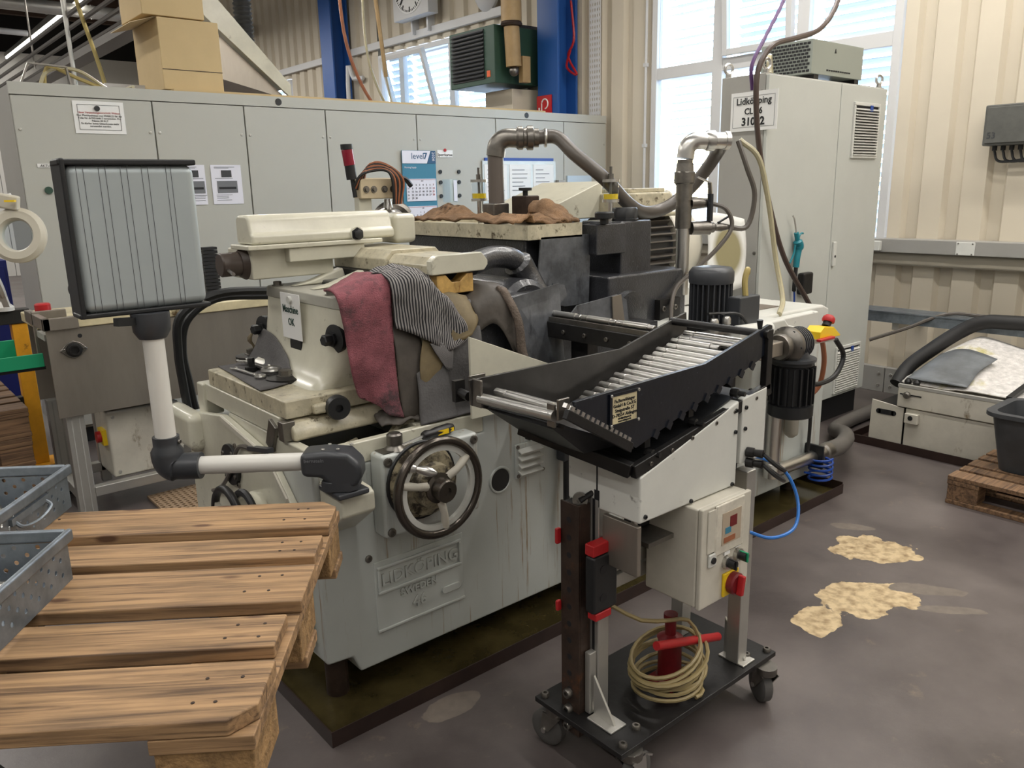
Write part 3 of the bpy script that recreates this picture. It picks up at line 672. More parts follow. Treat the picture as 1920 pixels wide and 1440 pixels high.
for i, (a, mt_) in enumerate((((1.16, 5.9, 2.22), hosec), ((1.20, 5.95, 2.22), hosey))):
    tag(MB().tube([a, (1.25, 6.0, 2.34 + i * .02), (1.42, 6.0, 2.35 - i * .05), (1.6, 5.95, 2.23), (1.66, 5.70 + .05 * i, 2.235)], .012, 6).build('loose_cable', mt_), ('pale' if i == 0 else 'yellowish') + ' cable looped on top of the leftmost cabinets', 'cable')
t = thing('junction_rack', 'rusty bracket with cables on top of the leftmost cabinet', 'bracket', (1.2, 5.95, 2.215)); MB().bar((1.06, 5.95, 2.215), (1.13, 5.95, 2.37), .03, .01).bar((1.13, 5.95, 2.37), (1.34, 5.95, 2.36), .03, .01).bar((1.34, 5.95, 2.36), (1.36, 5.95, 2.215), .03, .01).build('bracket_arm', steeld, t)

# heater on the wall
t = thing('unit_heater', 'dark green unit heater with louvred black grille hung on the wall', 'heater', (5.5, 6.5, 2.5))
MB().box(5.22, 5.80, 6.40, 7.13, 2.56, 3.09).build('casing', dgreen, t, bevel=0.006)
MB().box(5.212, 5.22, 6.56, 7.08, 2.61, 3.07).build('grille_recess', black, t)
lm = MB().prism([(-.02, -.008), (.004, .010), (.006, .007), (-.017, -.011)], 'y', -.26, .26).mesh('louvre', flat=True)
for k in range(12): put('louvre', lm, dgrey, t, (5.212, 6.82, 2.64 + k * .037))
MB().box(5.216, 5.22, 6.47, 6.52, 2.62, 2.68).build('warning_sticker', M('orange_sticker', (226, 96, 40), .5), t)
MB().box(5.5, 5.9, 6.45, 7.0, 3.09, 3.13).build('wall_bracket', steeld, t)
t = thing('flue_pipe', 'tan flue pipe in front of the green heater', 'pipe', (5.35, 6.3, 2.6)); MB().cyl((5.36, 6.28, 2.70), (5.34, 6.28, 3.06), .075, n=16).build('pipe', tan, t); MB().cyl((5.34, 6.28, 3.10), (5.34, 6.28, 4.2), .10, n=18).build('pipe', tan, t)
MB().torus((5.34, 6.28, 3.08), (0, 0, 1), .08, .025, 20, 8).build('clamp', rustst, t); MB().box(5.44, 5.54, 6.24, 6.30, 2.56, 2.80).build('scoop', tan, t); MB().ball((5.36, 6.28, 2.66), .05).build('valve', steeld, t)
t = thing('duct_box', 'pale sheet box below the green heater', 'duct', (5.7, 6.5, 2.2)); MB().box(5.45, 5.9, 6.42, 6.85, 1.9, 2.52).build('body', wallm, t, bevel=.005)
t = thing('hall_clock', 'square white hall clock hung above the ribbon window', 'clock', (5.75, 8.55, 3.58)); MB().box(5.72, 5.86, 8.2, 8.94, 3.55, 4.28).build('case', winf, t, bevel=.006); MB().cyl((5.72, 8.57, 3.92), (5.712, 8.57, 3.92), .33, n=40).build('dial', paper, t)
for k in range(60):
    a = k * math.pi / 30; l = .055 if k % 5 == 0 else .022; rm = .31 - l / 2
    MB().obox((5.709, 8.57 + math.sin(a) * rm, 3.92 - math.cos(a) * rm), (.004, .016 if k % 5 == 0 else .007, l), Matrix.Rotation(a, 3, 'X')).build('tick_mark', ink, t)
for a, l in ((.6, .2), (2.4, .28)): MB().obox((5.705, 8.57 + math.sin(a) * l / 2, 3.92 + math.cos(a) * l / 2), (.004, .02, l), Matrix.Rotation(-a, 3, 'X')).build('hand', ink, t)
for y in (8.42, 8.75): MB().box(5.85, 5.95, y - .015, y + .015, 3.40, 3.62).build('support', winf, t)
t = thing('wall_lamp', 'white domed lamp on the wall left of the flue pipe', 'lamp', (5.9, 7.3, 3.6)); MB().lathe((5.93, 7.35, 3.62), (-1, 0, 0), [(.19, 0), (.19, .03), (.15, .08), (.08, .11), (0, .12)], 24).build('shade', winf, t)
t = sheet_thing('fire_hose_sign', 'red fire hose sign on the blue column', 'sign', 0, 1, 0, 1, signred) if False else thing('fire_hose_sign', 'red fire hose sign on the blue column above the cabinets', 'sign', (5.66, 6.13, 2.24))
MB().box(5.645, 5.655, 6.06, 6.27, 2.24, 2.44).build('plate', signred, t)
MB().torus((5.642, 6.15, 2.36), (-1, 0, 0), .045, .007, 20, 6, -1.5, 2.8).box(5.638, 5.644, 6.19, 6.20, 2.27, 2.37).box(5.638, 5.644, 6.225, 6.24, 2.27, 2.33).build('hose_symbol', paper, t)
t = thing('perforated_strut', 'white perforated cable ladder running up the corrugated wall', 'cable ladder', (5.93, 5.72, 2.0))
pb = MB()
def perf(mb, org, ud, vd, nu, nv, cu, cv, rad, skip=None, seg=8, el=1.0):
    """sheet of nu x nv cells with a round hole in each cell that skip() keeps"""
    org, ud, vd = Vector(org), Vector(ud).normalized(), Vector(vd).normalized()
    for i in range(nu):
        for j in range(nv):
            c = org + ud * (i + .5) * cu + vd * (j + .5) * cv
            sq = [mb.v(c + ud * a * cu / 2 + vd * b_ * cv / 2) for a, b_ in ((1, 0), (1, 1), (0, 1), (-1, 1), (-1, 0), (-1, -1), (0, -1), (1, -1))]
            if skip and skip(i, j): mb.face(sq); continue
            h = [mb.v(c + (ud * math.cos(k * math.pi / 4) + vd * el * math.sin(k * math.pi / 4)) * rad) for k in range(8)]
            for k in range(8): mb.face([sq[k], sq[(k + 1) % 8], h[(k + 1) % 8], h[k]])
    return mb
perf(pb, (5.90, 5.64, 2.0), (0, 1, 0), (0, 0, 1), 5, 60, .03, .05, .007, el=2.2); pb.build('perforated_sheet', winf, t, solid=.003, flat=True)
tag(MB().tube([(5.86, 6.0, 3.3), (5.85, 5.95, 2.95), (5.84, 6.02, 2.8), (5.84, 5.9, 2.62), (5.83, 6.03, 2.7), (5.83, 5.98, 2.85)], .012, 6).build('extension_cord', red), 'red coiled cord hanging beside the blue column', 'cord')
for a, mt_, lb in (([(3.9, 7, 3.5), (3.95, 7, 2.9), (4.07, 6.9, 2.45), (4.25, 6.7, 2.1)], hoseo, 'orange hose hanging left of the ribbon window'), ([(4.15, 7, 3.5), (4.17, 7, 2.8), (4.28, 6.9, 2.35), (4.45, 6.8, 2.05)], hosec, 'thin pale hose hanging at the edge of the ribbon window')):
    tag(MB().tube(a, .016 if mt_ is hoseo else .012, 7).build('hanging_hose', mt_), lb, 'hose')
t = thing('drop_pipe', 'tan drop pipe with a dangling cable in front of the ribbon window', 'pipe', (4.3, 7, 2.4)); MB().cyl((4.26, 7, 3.6), (4.36, 7, 2.62), .02, n=8).build('pipe', tan, t); MB().tube([(4.36, 7, 2.62), (4.40, 7, 2.4), (4.41, 7, 2.1)], .008, 6).build('cable_end', hosec, t)
# ================================================================ GRINDING MACHINE
traybox = thing('drip_tray', 'long rusty brown oil drip tray under the grinding machine', 'tray', (2.3, 2.45, 0))
MB().box(.862, 3.755, 1.868, 3.2, 0, .004).box(.862, 3.755, 1.868, 1.872, .004, .05).box(.862, .866, 1.872, 3.2, .004, .05).box(3.751, 3.755, 1.872, 3.2, .004, .06).box(.866, 3.751, 3.196, 3.2, .004, .05).build('tray_shell', traym, traybox)
MB().box(.866, 3.751, 1.872, 3.196, .004, .012).build('oil_film', oilm, traybox)
G = thing('grinding_machine', 'large cream centerless grinding machine in the middle, with a white-spoked handwheel', 'machine', (2.3, 2.5, .012))
for x in (1.0, 2.3, 3.6):
    for y in (2.09, 2.9): MB().cyl((x, y, .012), (x, y, .17), .036, n=20).build('foot', rustst, G)
base = MB().prism([(.93, .172), (1.015, .165), (1.04, .105), (3.73, .098), (3.73, .86), (1.545, .845), (1.545, .775), (.93, .775)], 'y', 2.0, 2.98).build('base', basep, G, bevel=0.008)
rim = MB().box(.93, 1.545, 2.0, 2.028, .775, .842).box(.93, .962, 2.028, 2.60, .775, .842).box(1.30, 1.545, 2.028, 2.16, .775, .845).build('pan_rim', cream, G, bevel=0.005)
MB().box(.962, 1.30, 2.028, 2.6, .775, .783).build('oil_pan', oilm, G)
MB().tube([(1.20, 2.05, .80), (1.28, 2.09, .835), (1.32, 2.06, .845)], .012, 6).tube([(1.05, 2.12, .79), (1.16, 2.15, .80)], .006, 5).build('drain_pipe', creamd, G)
# left end: raised plate, flange, covers
MB().prism([(2.96, .78), (2.60, .835), (2.24, .78), (2.10, .66), (2.06, .21), (2.96, .21)], 'x', .905, .93).build('end_plate', cream, G, bevel=.006)
MB().prism([(2.60, .835), (2.24, .78), (2.12, .68), (2.12, .665), (2.235, .765), (2.60, .82)], 'x', .899, .905).build('edge_strip', whited, G)
for y, z in ((2.5, .75), (2.2, .55), (2.5, .62)): bolt(G, (.905, y, z), (-1, 0, 0), .012, .006)
MB().lathe((.905, 2.54, .68), (-1, 0, 0), [(.07, 0), (.07, .012), (.03, .012), (.03, .016), (0, .016)], 28).build('black_cover', black, G)
for a in range(4): bolt(G, (.893, 2.54 + .055 * math.cos(a * 1.57 + .6), .68 + .055 * math.sin(a * 1.57 + .6)), (-1, 0, 0), .008, .005)
MB().box(.86, .93, 2.80, 3.06, .66, .80).build('side_housing', cream, G, bevel=.03, seg=3)
MB().box(.922, .94, 2.68, 2.76, .42, .74).build('hinged_door', cream, G)
hw2 = MB().torus((.80, 2.33, .56), (1, 0, 0), .115, .013, 36, 10).build('handwheel', blackst, G)
MB().cyl((.77, 2.33, .56), (.905, 2.33, .56), .03, n=18).lathe((.905, 2.33, .56), (-1, 0, 0), [(.085, 0), (.085, .05), (.06, .06), (.0, .06)], 28).build('hub', cream, hw2)
for a in (0.4, 2.5, 4.6): MB().bar((.80, 2.33, .56), (.80, 2.33 + .11 * math.cos(a), .56 + .11 * math.sin(a)), .02, .014, (1, 0, 0)).build('spoke', whited, hw2)
MB().lathe((.795, 2.25, .50), (-1, 0, 0), [(.008, 0), (.014, .02), (.011, .05), (0, .055)], 12).build('crank_handle', black, hw2)
MB().torus((.855, 2.33, .56), (1, 0, 0), .09, .012, 32, 8).build('dial_ring', black, G)

grime = M('grime', (128, 124, 110), .6)
castl = M('cast_letter_enamel', (188, 192, 188), .3, coat=.25)
# relief nameplate cast in the front
MB().box(1.105, 1.44, 1.996, 2.0, .22, .45).build('cast_panel', castl, G, bevel=.002)
fr = MB()
for a in ((1.112, 1.43, .424, .434), (1.112, 1.43, .342, .352), (1.112, 1.122, .352, .424), (1.42, 1.43, .352, .424)): fr.box(a[0], a[1], 1.988, 1.996, a[2], a[3])
fr.box(1.105, 1.44, 1.99, 1.996, .214, .224)
fr.build('cast_frame', castl, G, bevel=.003)
MB().prism([(1.36 + .012 * math.cos(R(a)), .272 + .012 * math.sin(R(a))) for a in range(90, 271, 30)] + [(1.41 + .012 * math.cos(R(a)), .272 + .012 * math.sin(R(a))) for a in range(-90, 91, 30)], 'y', 1.988, 1.996).build('cast_pill', castl, G, bevel=.002)
for s, sz, x, z in (('LIDKÖPING', .054, 1.272, .368), ('SWEDEN', .034, 1.262, .310), ('46', .052, 1.262, .256)):
    text(s, sz, (x, 1.993, z), (1, 0, 0), (0, 0, 1), castl, G, 'raised_lettering', .0028, 'CENTER', .0006, chsp=1.04, res=5); text(s, sz, (x, 1.9957, z), (1, 0, 0), (0, 0, 1), grime, G, 'letter_grime', .0003, 'CENTER', .0016, chsp=1.04, res=5)

# gear box and handwheel
gb = MB().box(1.115, 1.47, 1.93, 2.0, .545, .806).build('gearbox', basep, G, bevel=.012, seg=3)
for x, z in ((1.135, .785), (1.135, .565), (1.45, .785)): bolt(gb, (x, 1.93, z), (0, -1, 0), .014, .006)
MB().lathe((1.185, 1.966, .806), (0, 0, 1), [(.035, 0), (.022, .012), (.02, .016), (.024, .016), (.024, .045), (.018, .05), (.018, .046), (0, .046)], 20).build('filler_cap', steeld, G)
MB().box(1.13, 1.25, 1.94, 1.99, .8065, .809).build('cap_plate', steeld, G)
HC = Vector((1.245, 1.83, .705))
hw = MB().torus(HC, (0, 1, 0), .142, .0135, 56, 12).build('handwheel', rimst, G)
MB().lathe(HC + Vector((0, .012, 0)), (0, -1, 0), [(.137, 0), (.137, .014), (.113, .014), (.113, 0)], 48, close=False).build('rim_face', white, hw)
MB().lathe((HC.x, 1.93, HC.z), (0, -1, 0), [(.118, 0), (.118, .012), (.10, .018), (.098, .05), (.07, .062), (.066, .09), (.05, .095)], 40).build('hub_dial', M('grimy_enamel', (150, 140, 116), .4, var=.4, vs=16, dirt=((46, 38, 28), .75, 18)), hw)
MB().torus((HC.x, 1.922, HC.z), (0, 1, 0), .118, .006, 40, 6).build('seal_ring', black, hw)
MB().lathe((HC.x, 1.84, HC.z), (0, -1, 0), [(.046, 0), (.046, .012), (.034, .016), (.034, .05), (.03, .054), (.012, .054), (.01, .048), (0, .048)], 28).build('hub_cap', rimst, hw)
for a in (0.62, 2.55 + .3, 4.45 + .4):
    MB().tube([HC + Vector((.045 * math.cos(a), .006, .045 * math.sin(a))), HC + Vector((.08 * math.cos(a), -.004, .08 * math.sin(a))), HC + Vector((.128 * math.cos(a), .004, .128 * math.sin(a)))], [.014, .012, .012, .011, .012, .013], 10, 3).build('spoke', whited, hw)
MB().lathe(HC + Vector((-.085, -.008, .082)), Vector((.75, -.6, -.25)), [(.014, -.012), (.012, 0), (.009, .004), (.015, .03), (.013, .05), (.006, .062), (0, .064)], 16).build('crank_handle', steel, hw)
# vents, port, socket, cable, pneumatics on the front
v = MB().box(1.675, 1.81, 1.992, 2.0, .575, .70).build('vent_plate', basep, G, bevel=.003)
lm = MB().prism([(2.0, 0), (1.978, -.010), (1.98, -.013), (2.0, -.006)], 'x', -.05, .05).mesh('vent_louvre', flat=True)
for k in range(4): put('vent_louvre', lm, white, G, (1.735, 0 + 2.5 - 2.5, .682 - k * .026) if False else (1.735, -.008, .682 - k * .026))
for x in (1.685, 1.80):
    for z in (.585, .69): bolt(v, (x, 1.992, z), (0, -1, 0), .007, .004)
MB().torus((1.61, 1.999, .59), (0, 1, 0), .044, .005, 30, 6).build('port_ring', basep, G)
MB().cyl((1.61, 1.998, .59), (1.61, 1.9995, .59), .042, n=28).build('port_hole', black, G)
s_ = MB().box(1.87, 1.935, 1.955, 2.0, .60, .70).build('socket', dgrey, G, bevel=.006)
MB().cyl((1.90, 1.975, .70), (1.90, 1.975, .715), .02, n=12).build('gland', steeld, s_)
MB().box(1.915, 1.985, 1.90, 1.955, .605, .685).build('plug', M('plug_grey', (120, 122, 124), .45), G, bevel=.008)
MB().tube([(1.89, 1.965, .60), (1.885, 1.96, .48), (1.88, 1.95, .38), (1.93, 1.93, .31), (2.02, 1.9, .29), (2.2, 1.9, .30)], .012, 8).build('power_cable', black, G)
MB().tube([(1.955, 1.92, .61), (1.955, 1.915, .50), (2.0, 1.90, .40), (2.1, 1.88, .27), (2.2, 1.87, .2)], .006, 6).build('thin_cable', hoseg, G)
MB().cyl((2.02, 2.0, .585), (2.02, 1.96, .58), .012, n=10).build('push_fitting', steeld, G)
MB().tube([(2.02, 1.96, .58), (2.06, 1.93, .565), (2.14, 1.9, .56)], .004, 6).build('air_line', blueh, G)
for x, z in ((1.09, .74), (1.09, .47)): bolt(G, (x, 2.0, z), (0, -1, 0), .012, .006)
MB().box(1.03, 1.10, 1.99, 2.0, .66, .76).build('cover_plate', basep, G, bevel=.004)

# table, saddle, column
MB().box(.935, 1.62, 2.15, 2.77, .907, .962).build('table', creamd, G, bevel=.005)
MB().box(.93, 1.62, 2.19, 2.82, .845, .907).build('saddle', cream, G, bevel=.004)
MB().prism([(2.19, .907), (2.14, .897), (2.118, .87), (2.115, .845), (2.19, .845)], 'x', .94, 1.45).build('saddle_nose', creamd, G, bevel=.01)
nb = MB().bar((1.015, 2.138, .926), (1.072, 2.132, .927), .026, .03).build('clamp_arm', creamd, G, bevel=.008)
MB().lathe((1.088, 2.128, .925), (-.25, -1, 0), [(.036, 0), (.038, .02), (.034, .034), (.012, .034), (.012, .02), (0, .02)], 24).build('clamp_knob', black, G)
def ring(z, x0, y0, x1, y1, r=.05):
    out = []
    for cx, cy, a0 in ((x0 + r, y0 + r, 180), (x1 - r, y0 + r, 270), (x1 - r, y1 - r, 0), (x0 + r, y1 - r, 90)):
        for k in range(5):
            a = R(a0 + k * 22.5); out.append((cx + r * math.cos(a), cy + r * math.sin(a), z))
    return out
def loft(rings):
    mb = MB(); V = [[mb.v(p) for p in q] for q in rings]; nn = len(V[0])
    for a, b in zip(V, V[1:]):
        for i in range(nn): mb.face([a[i], a[(i + 1) % nn], b[(i + 1) % nn], b[i]])
    mb.face(V[0][::-1]); mb.face(V[-1]); return mb
loft([ring(.962, 1.05, 2.20, 1.6, 2.76), ring(.972, 1.068, 2.195, 1.6, 2.75), ring(.995, 1.09, 2.185, 1.6, 2.74), ring(1.03, 1.11, 2.175, 1.6, 2.73), ring(1.08, 1.125, 2.165, 1.6, 2.725), ring(1.15, 1.135, 2.155, 1.6, 2.72), ring(1.205, 1.14, 2.15, 1.6, 2.72)]).build('column', cream, G, ang=50)
loft([ring(1.205, 1.137, 2.145, 1.6, 2.725), ring(1.24, 1.14, 2.15, 1.6, 2.72)]).build('column_cap', M('cap_grey', (160, 158, 148), .35, var=.1), G, bevel=.004)
for y in (2.60, 2.45, 2.30):
    MB().prism([(1.19, 1.241), (1.26, 1.255), (1.385, 1.292), (1.40, 1.241)], 'y', y - .02, y + .02).build('top_rib', cream, G, bevel=.012, seg=3)
for y in (2.66, 2.27): hexbolt(G, (1.17, y, 1.24), (0, 0, 1), .014, .016, steeld)
for y, z in ((2.735, 1.085), (2.20, 1.115)):
    MB().lathe((1.137, y, z), (-1, -.15, 0), [(.045, -.012), (.045, .004), (.03, .008), (0, .008)], 24).build('oval_washer', black, G)
    hexbolt(G, (1.127, y, z), (-1, -.15, 0), .018, .035, black)
MB().cyl((1.135, 2.44, 1.065), (1.117, 2.44, 1.065), .04, n=24).build('round_plug', black, G)
# table clamps
for x, y in ((1.06, 2.43), (1.13, 2.86)):
    MB().lathe((x, y - .02, .962), (0, 0, 1), [(.062, 0), (.062, .012), (.03, .016), (0, .016)], 28).build('washer', blackst, G); hexbolt(G, (x, y - .02, .976), (0, 0, 1), .022, .022, steeld)
# rail bracket, sensor on the left end
MB().bar((.925, 2.26, .80), (.925, 2.22, .885), .05, .012, (1, 0, 0)).box(.915, .955, 2.135, 2.17, .845, .905).build('stop_bracket', steeld, G, bevel=.003)
MB().bar((.90, 2.20, .81), (.90, 2.36, .78), .02, .014).build('probe_body', dgrey, G); MB().tube([(.90, 2.36, .78), (.895, 2.45, .76), (.885, 2.52, .66), (.885, 2.62, .58), (.89, 2.72, .54)], .007, 6).build('probe_cable', hoseg, G)
MB().box(.92, .99, 2.80, 2.86, .79, .905).build('end_bracket', cream, G, bevel=.006)

# dresser head
hd = MB().prism([(2.565, 1.388), (2.565, 1.420), (2.578, 1.428), (2.588, 1.458), (2.592, 1.476), (2.605, 1.484), (2.68, 1.484), (2.695, 1.468), (2.695, 1.388)], 'x', 1.055, 1.60).build('dresser_head', cream, G, bevel=.012, seg=3)
MB().box(1.035, 1.54, 2.555, 2.705, 1.372, 1.388).build('head_flange', cream, G, bevel=.004)
MB().box(1.62, 1.72, 2.60, 2.8, 1.36, 1.47).build('head_end', cream, G, bevel=.02, seg=3)
MB().lathe((1.44, 2.567, 1.405), (0, -1, 0), [(.026, -.01), (.026, .008), (0, .008)], 20).build('boss', cream, G); hexbolt(G, (1.44, 2.56, 1.405), (0, -1, 0), .018, .016, black)
MB().box(1.18, 1.47, 2.565, 2.62, 1.325, 1.372).build('guide_bar', cream, G, bevel=.004)
MB().box(1.06, 1.36, 2.60, 2.8, 1.272, 1.372).build('slide_block', cream, G, bevel=.006)
MB().lathe((1.06, 2.66, 1.325), (-1, 0, 0), [(.055, 0), (.05, .01), (.042, .02), (.040, .02), (.040, .08), (.036, .085), (0, .085)], 28).build('round_motor', M('brown_motor', (70, 60, 54), .4), G)
MB().cyl((.99, 2.63, 1.31), (.985, 2.57, 1.30), .006, n=8).build('oil_nipple', steel, G)
MB().box(1.40, 1.50, 2.20, 2.72, 1.258, 1.285).box(1.44, 1.63, 2.17, 2.60, 1.262, 1.284).build('slideway', blackst, G)
def oct_(x0, x1, z0, z1, c): return [(x0, z0), (x1, z0), (x1, z1 - c), (x1 - c, z1), (x0 + c, z1), (x0, z1 - c)]
MB().prism(oct_(1.425, 1.665, 1.285, 1.358, .03), 'y', 2.36, 2.72).build('slide_cover', creamd, G, bevel=.004)
MB().prism(oct_(1.435, 1.655, 1.288, 1.345, .026), 'y', 2.12, 2.36).build('slide_cover', creamd, G, bevel=.004)
MB().prism([(1.43, 1.29), (1.64, 1.292), (1.655, 1.31), (1.655, 1.325), (1.63, 1.352), (1.455, 1.352), (1.43, 1.335)], 'y', 2.09, 2.12).build('slide_end_cap', cream, G, bevel=.004)
bolt(G, (1.45, 2.575, 1.345), (0, -1, 0), .008, .005, black)
MB().prism([(1.455, 1.225), (1.60, 1.225), (1.60, 1.287), (1.575, 1.287), (1.545, 1.262), (1.515, 1.262), (1.49, 1.287), (1.455, 1.287)], 'y', 2.10, 2.15).build('notched_bracket', M('oil_stained_cream', (196, 158, 92), .4, var=.3, vs=18, dirt=((120, 72, 24), .5, 22, (2, 2, .6))), G, bevel=.003)
MB().box(1.30, 1.66, 2.17, 2.6, 1.16, 1.255).build('regulating_housing', oily, G, bevel=.01)
MB().box(1.56, 1.95, 2.06, 2.6, .85, 1.20).build('regulating_housing', oily, G, bevel=.03)
MB().tube([(1.68, 2.22, 1.30), (1.80, 2.25, 1.315), (1.90, 2.25, 1.30), (1.95, 2.25, 1.24), (1.98, 2.22, 1.16)], [.04] * 14 + [.055] * 20, 12, 6).build('guard_arm', oily, G)
MB().lathe((1.86, 2.12, 1.12), (0, 1, 0), [(.10, 0), (.12, .02), (.12, .3), (.1, .32)], 28).build('wheel_guard', oily, G)

# grinding wheel guard, tray on top, splash sheets
MB().box(2.13, 2.46, 2.45, 3.3, .86, 1.352).build('wheel_housing', oily, G, bevel=.01)
tp = MB().box(2.10, 2.40, 2.395, 3.36, 1.352, 1.358).box(2.10, 2.40, 2.395, 2.40, 1.358, 1.41).box(2.10, 2.105, 2.40, 3.36, 1.358, 1.41).box(2.395, 2.40, 2.40, 3.36, 1.358, 1.41).box(2.105, 2.395, 3.355, 3.36, 1.358, 1.41).build('top_tray', creamd, G)
MB().box(2.105, 2.395, 2.40, 3.355, 1.392, 1.398).build('tray_floor', creamd, G)
MB().prism([(2.17, 1.36), (2.15, 1.185), (2.20, 1.10), (2.30, 1.07), (2.44, 1.07), (2.45, 1.36)], 'y', 2.395, 2.402).build('splash_sheet', oily2, G)
MB().hexa([(1.715, 2.02, .95), (1.94, 2.02, .90), (1.94, 2.024, .90), (1.715, 2.024, .95)], [(1.705, 2.02, 1.20), (1.94, 2.05, 1.225), (1.94, 2.054, 1.225), (1.705, 2.024, 1.20)]).build('splash_sheet', oily2, G)
MB().prism([(1.92, 1.225), (1.975, 1.215), (1.99, 1.175), (1.955, 1.15), (1.96, 1.0), (1.99, .90), (1.90, .90)], 'y', 2.06, 2.066).build('splash_sheet', oily2, G)
MB().prism([(2.06, 1.0), (2.05, 1.10), (2.08, 1.125), (2.30, 1.145), (2.35, 1.12), (2.37, 1.0)], 'y', 2.10, 2.107).build('splash_sheet', oily2, G)
MB().prism([(2.27, 1.0), (2.26, 1.14), (2.31, 1.145), (2.34, 1.0)], 'y', 2.092, 2.098).build('wet_patch_sheet', stain, G)
MB().box(1.95, 2.6, 2.15, 2.45, .86, 1.0).build('bed', oily, G)
MB().prism([(1.46, 1.11), (1.90, .93), (1.90, .845), (1.46, .845)], 'y', 1.945, 1.955).build('triangular_guard', cream, G, bevel=.002)
# end housing with black knobs
MB().box(2.44, 2.62, 2.35, 2.44, 1.272, 1.40).build('clamp_block', oily, G, bevel=.006)
MB().box(2.47, 2.54, 2.36, 2.42, 1.40, 1.41).build('block_cap', oily2, G)
MB().lathe((2.485, 2.35, 1.40), (0, 0, 1), [(.018, 0), (.018, .02), (.04, .024), (.04, .045), (.036, .05), (0, .05)], 16).build('clamp_knob', black, G)
MB().box(2.60, 2.80, 2.36, 2.6, 1.17, 1.405).build('end_post', oily, G, bevel=.008)
MB().lathe((2.69, 2.42, 1.405), (0, 0, 1), [(.06, 0), (.06, .008), (.055, .01), (.055, .05), (.05, .056), (0, .056)], 8).build('hex_cap', black, G)
MB().box(2.46, 2.98, 2.30, 2.6, .86, 1.185).build('end_housing', oily, G, bevel=.012)
MB().lathe((2.58, 2.30, 1.02), (0, -1, 0), [(.10, 0), (.095, .03), (.05, .035), (0, .035)], 28).build('spindle_boss', oily, G)
MB().box(2.76, 2.90, 2.27, 2.30, .90, 1.06).build('terminal_plate', blackst, G)
for x in (2.78, 2.86): bolt(G, (x, 2.27, 1.02), (0, -1, 0), .012, .01)
# infeed rail with blades
MB().box(1.865, 1.96, 1.56, 2.08, 1.045, 1.10).build('infeed_rail', blackst, G, bevel=.003)
MB().bar((1.88, 1.56, 1.105), (1.88, 2.08, 1.105), .008, .02).bar((1.93, 1.56, 1.105), (1.93, 2.08, 1.105), .008, .02).build('rail_blade', steeld, G)
for y in (1.65, 1.75, 1.85, 1.95): bolt(G, (1.865, y, 1.072), (-1, 0, 0), .008, .006)
for y in (1.62, 1.9): MB().box(1.93, 1.98, y, y + .08, .86, 1.045).build('rail_support', blackst, G)
MB().box(1.7, 2.3, 1.72, 2.0, .835, .86).box(1.96, 2.0, 1.75, 2.0, .86, .93).build('chip_shelf', blackst, G)

# big motor behind
MB().cyl((3.0, 2.85, 1.24), (3.34, 2.85, 1.24), .18, n=36).build('main_motor', dgrey, G)
fm = MB()
for k in range(18):
    a = R(100 + k * 10); fm.bar((3.02, 2.85 + .19 * math.cos(a), 1.24 + .19 * math.sin(a)), (3.33, 2.85 + .19 * math.cos(a), 1.24 + .19 * math.sin(a)), .007, .05, (0, math.cos(a), math.sin(a)))
fm.build('cooling_fins', M('motor_fin', (96, 90, 84), .4), G)
MB().lathe((3.34, 2.85, 1.24), (1, 0, 0), [(.215, 0), (.222, .02), (.222, .17), (.20, .22), (.12, .25), (0, .255)], 40).build('motor_cowl', M('cowl_cream', (205, 200, 186), .35), G, ang=60)
MB().box(2.98, 3.33, 2.68, 3.0, 1.42, 1.52).box(2.96, 3.35, 2.64, 3.04, 1.40, 1.425).build('terminal_box', creamd, G, bevel=.012)
MB().box(3.02, 3.30, 2.70, 2.98, 1.52, 1.54).build('terminal_lid', creamd, G, bevel=.004)
MB().torus((3.34, 2.72, 1.49), (1, 0, 0), .028, .01, 20, 8).build('lifting_eye', creamd, G)
MB().prism([(2.46, 1.40), (3.0, 1.58), (3.0, 1.40)], 'y', 2.85, 3.3).build('belt_guard', cream, G, bevel=.006)
MB().box(2.6, 3.2, 2.55, 3.1, .86, 1.06).build('motor_pedestal', oily, G, bevel=.01)

# coolant pipes and hose
pA = Vector((2.30, 2.83, 1.40))
cp_ = MB().cyl(pA, pA + Vector((0, 0, .30)), .035, n=20).build('coolant_pipe', M('pvc_grey_brown', (98, 90, 84), .4), G)
MB().box(2.25, 2.34, 2.79, 2.87, 1.40, 1.49).build('pipe_base', steeld, G, bevel=.006)
MB().box(2.36, 2.44, 2.70, 2.80, 1.40, 1.52).build('valve_block', rustst, G, bevel=.006)
MB().lathe((2.40, 2.75, 1.52), (0, 0, 1), [(.012, 0), (.012, .02), (.03, .022), (.03, .034), (0, .034)], 12).build('valve_knob', black, G)
e1 = pA + Vector((0, 0, .29)); rd = Vector((.80, -.60, 0)).normalized()
MB().tube([e1, e1 + Vector((0, 0, .05)) + rd * .01, e1 + Vector((0, 0, .075)) + rd * .045, e1 + Vector((0, 0, .075)) + rd * .10], .041, 16, 6).build('pipe_elbow', steeld, G)
q = e1 + Vector((0, 0, .075)) + rd * .09
MB().lathe(q, rd, [(.04, 0), (.05, .01), (.05, .03), (.043, .034), (.043, .045), (.052, .05), (.052, .075), (.04, .08), (.04, .10)], 20).build('hose_coupling', steeld, G)
MB().torus(q + rd * .13, rd, .036, .006, 20, 6).build('hose_clamp', steel, G)
pB = Vector((2.97, 2.32, 1.06))
e2 = Vector((2.97, 2.32, 1.665)); rd2 = Vector((.85, -.52, 0)).normalized()
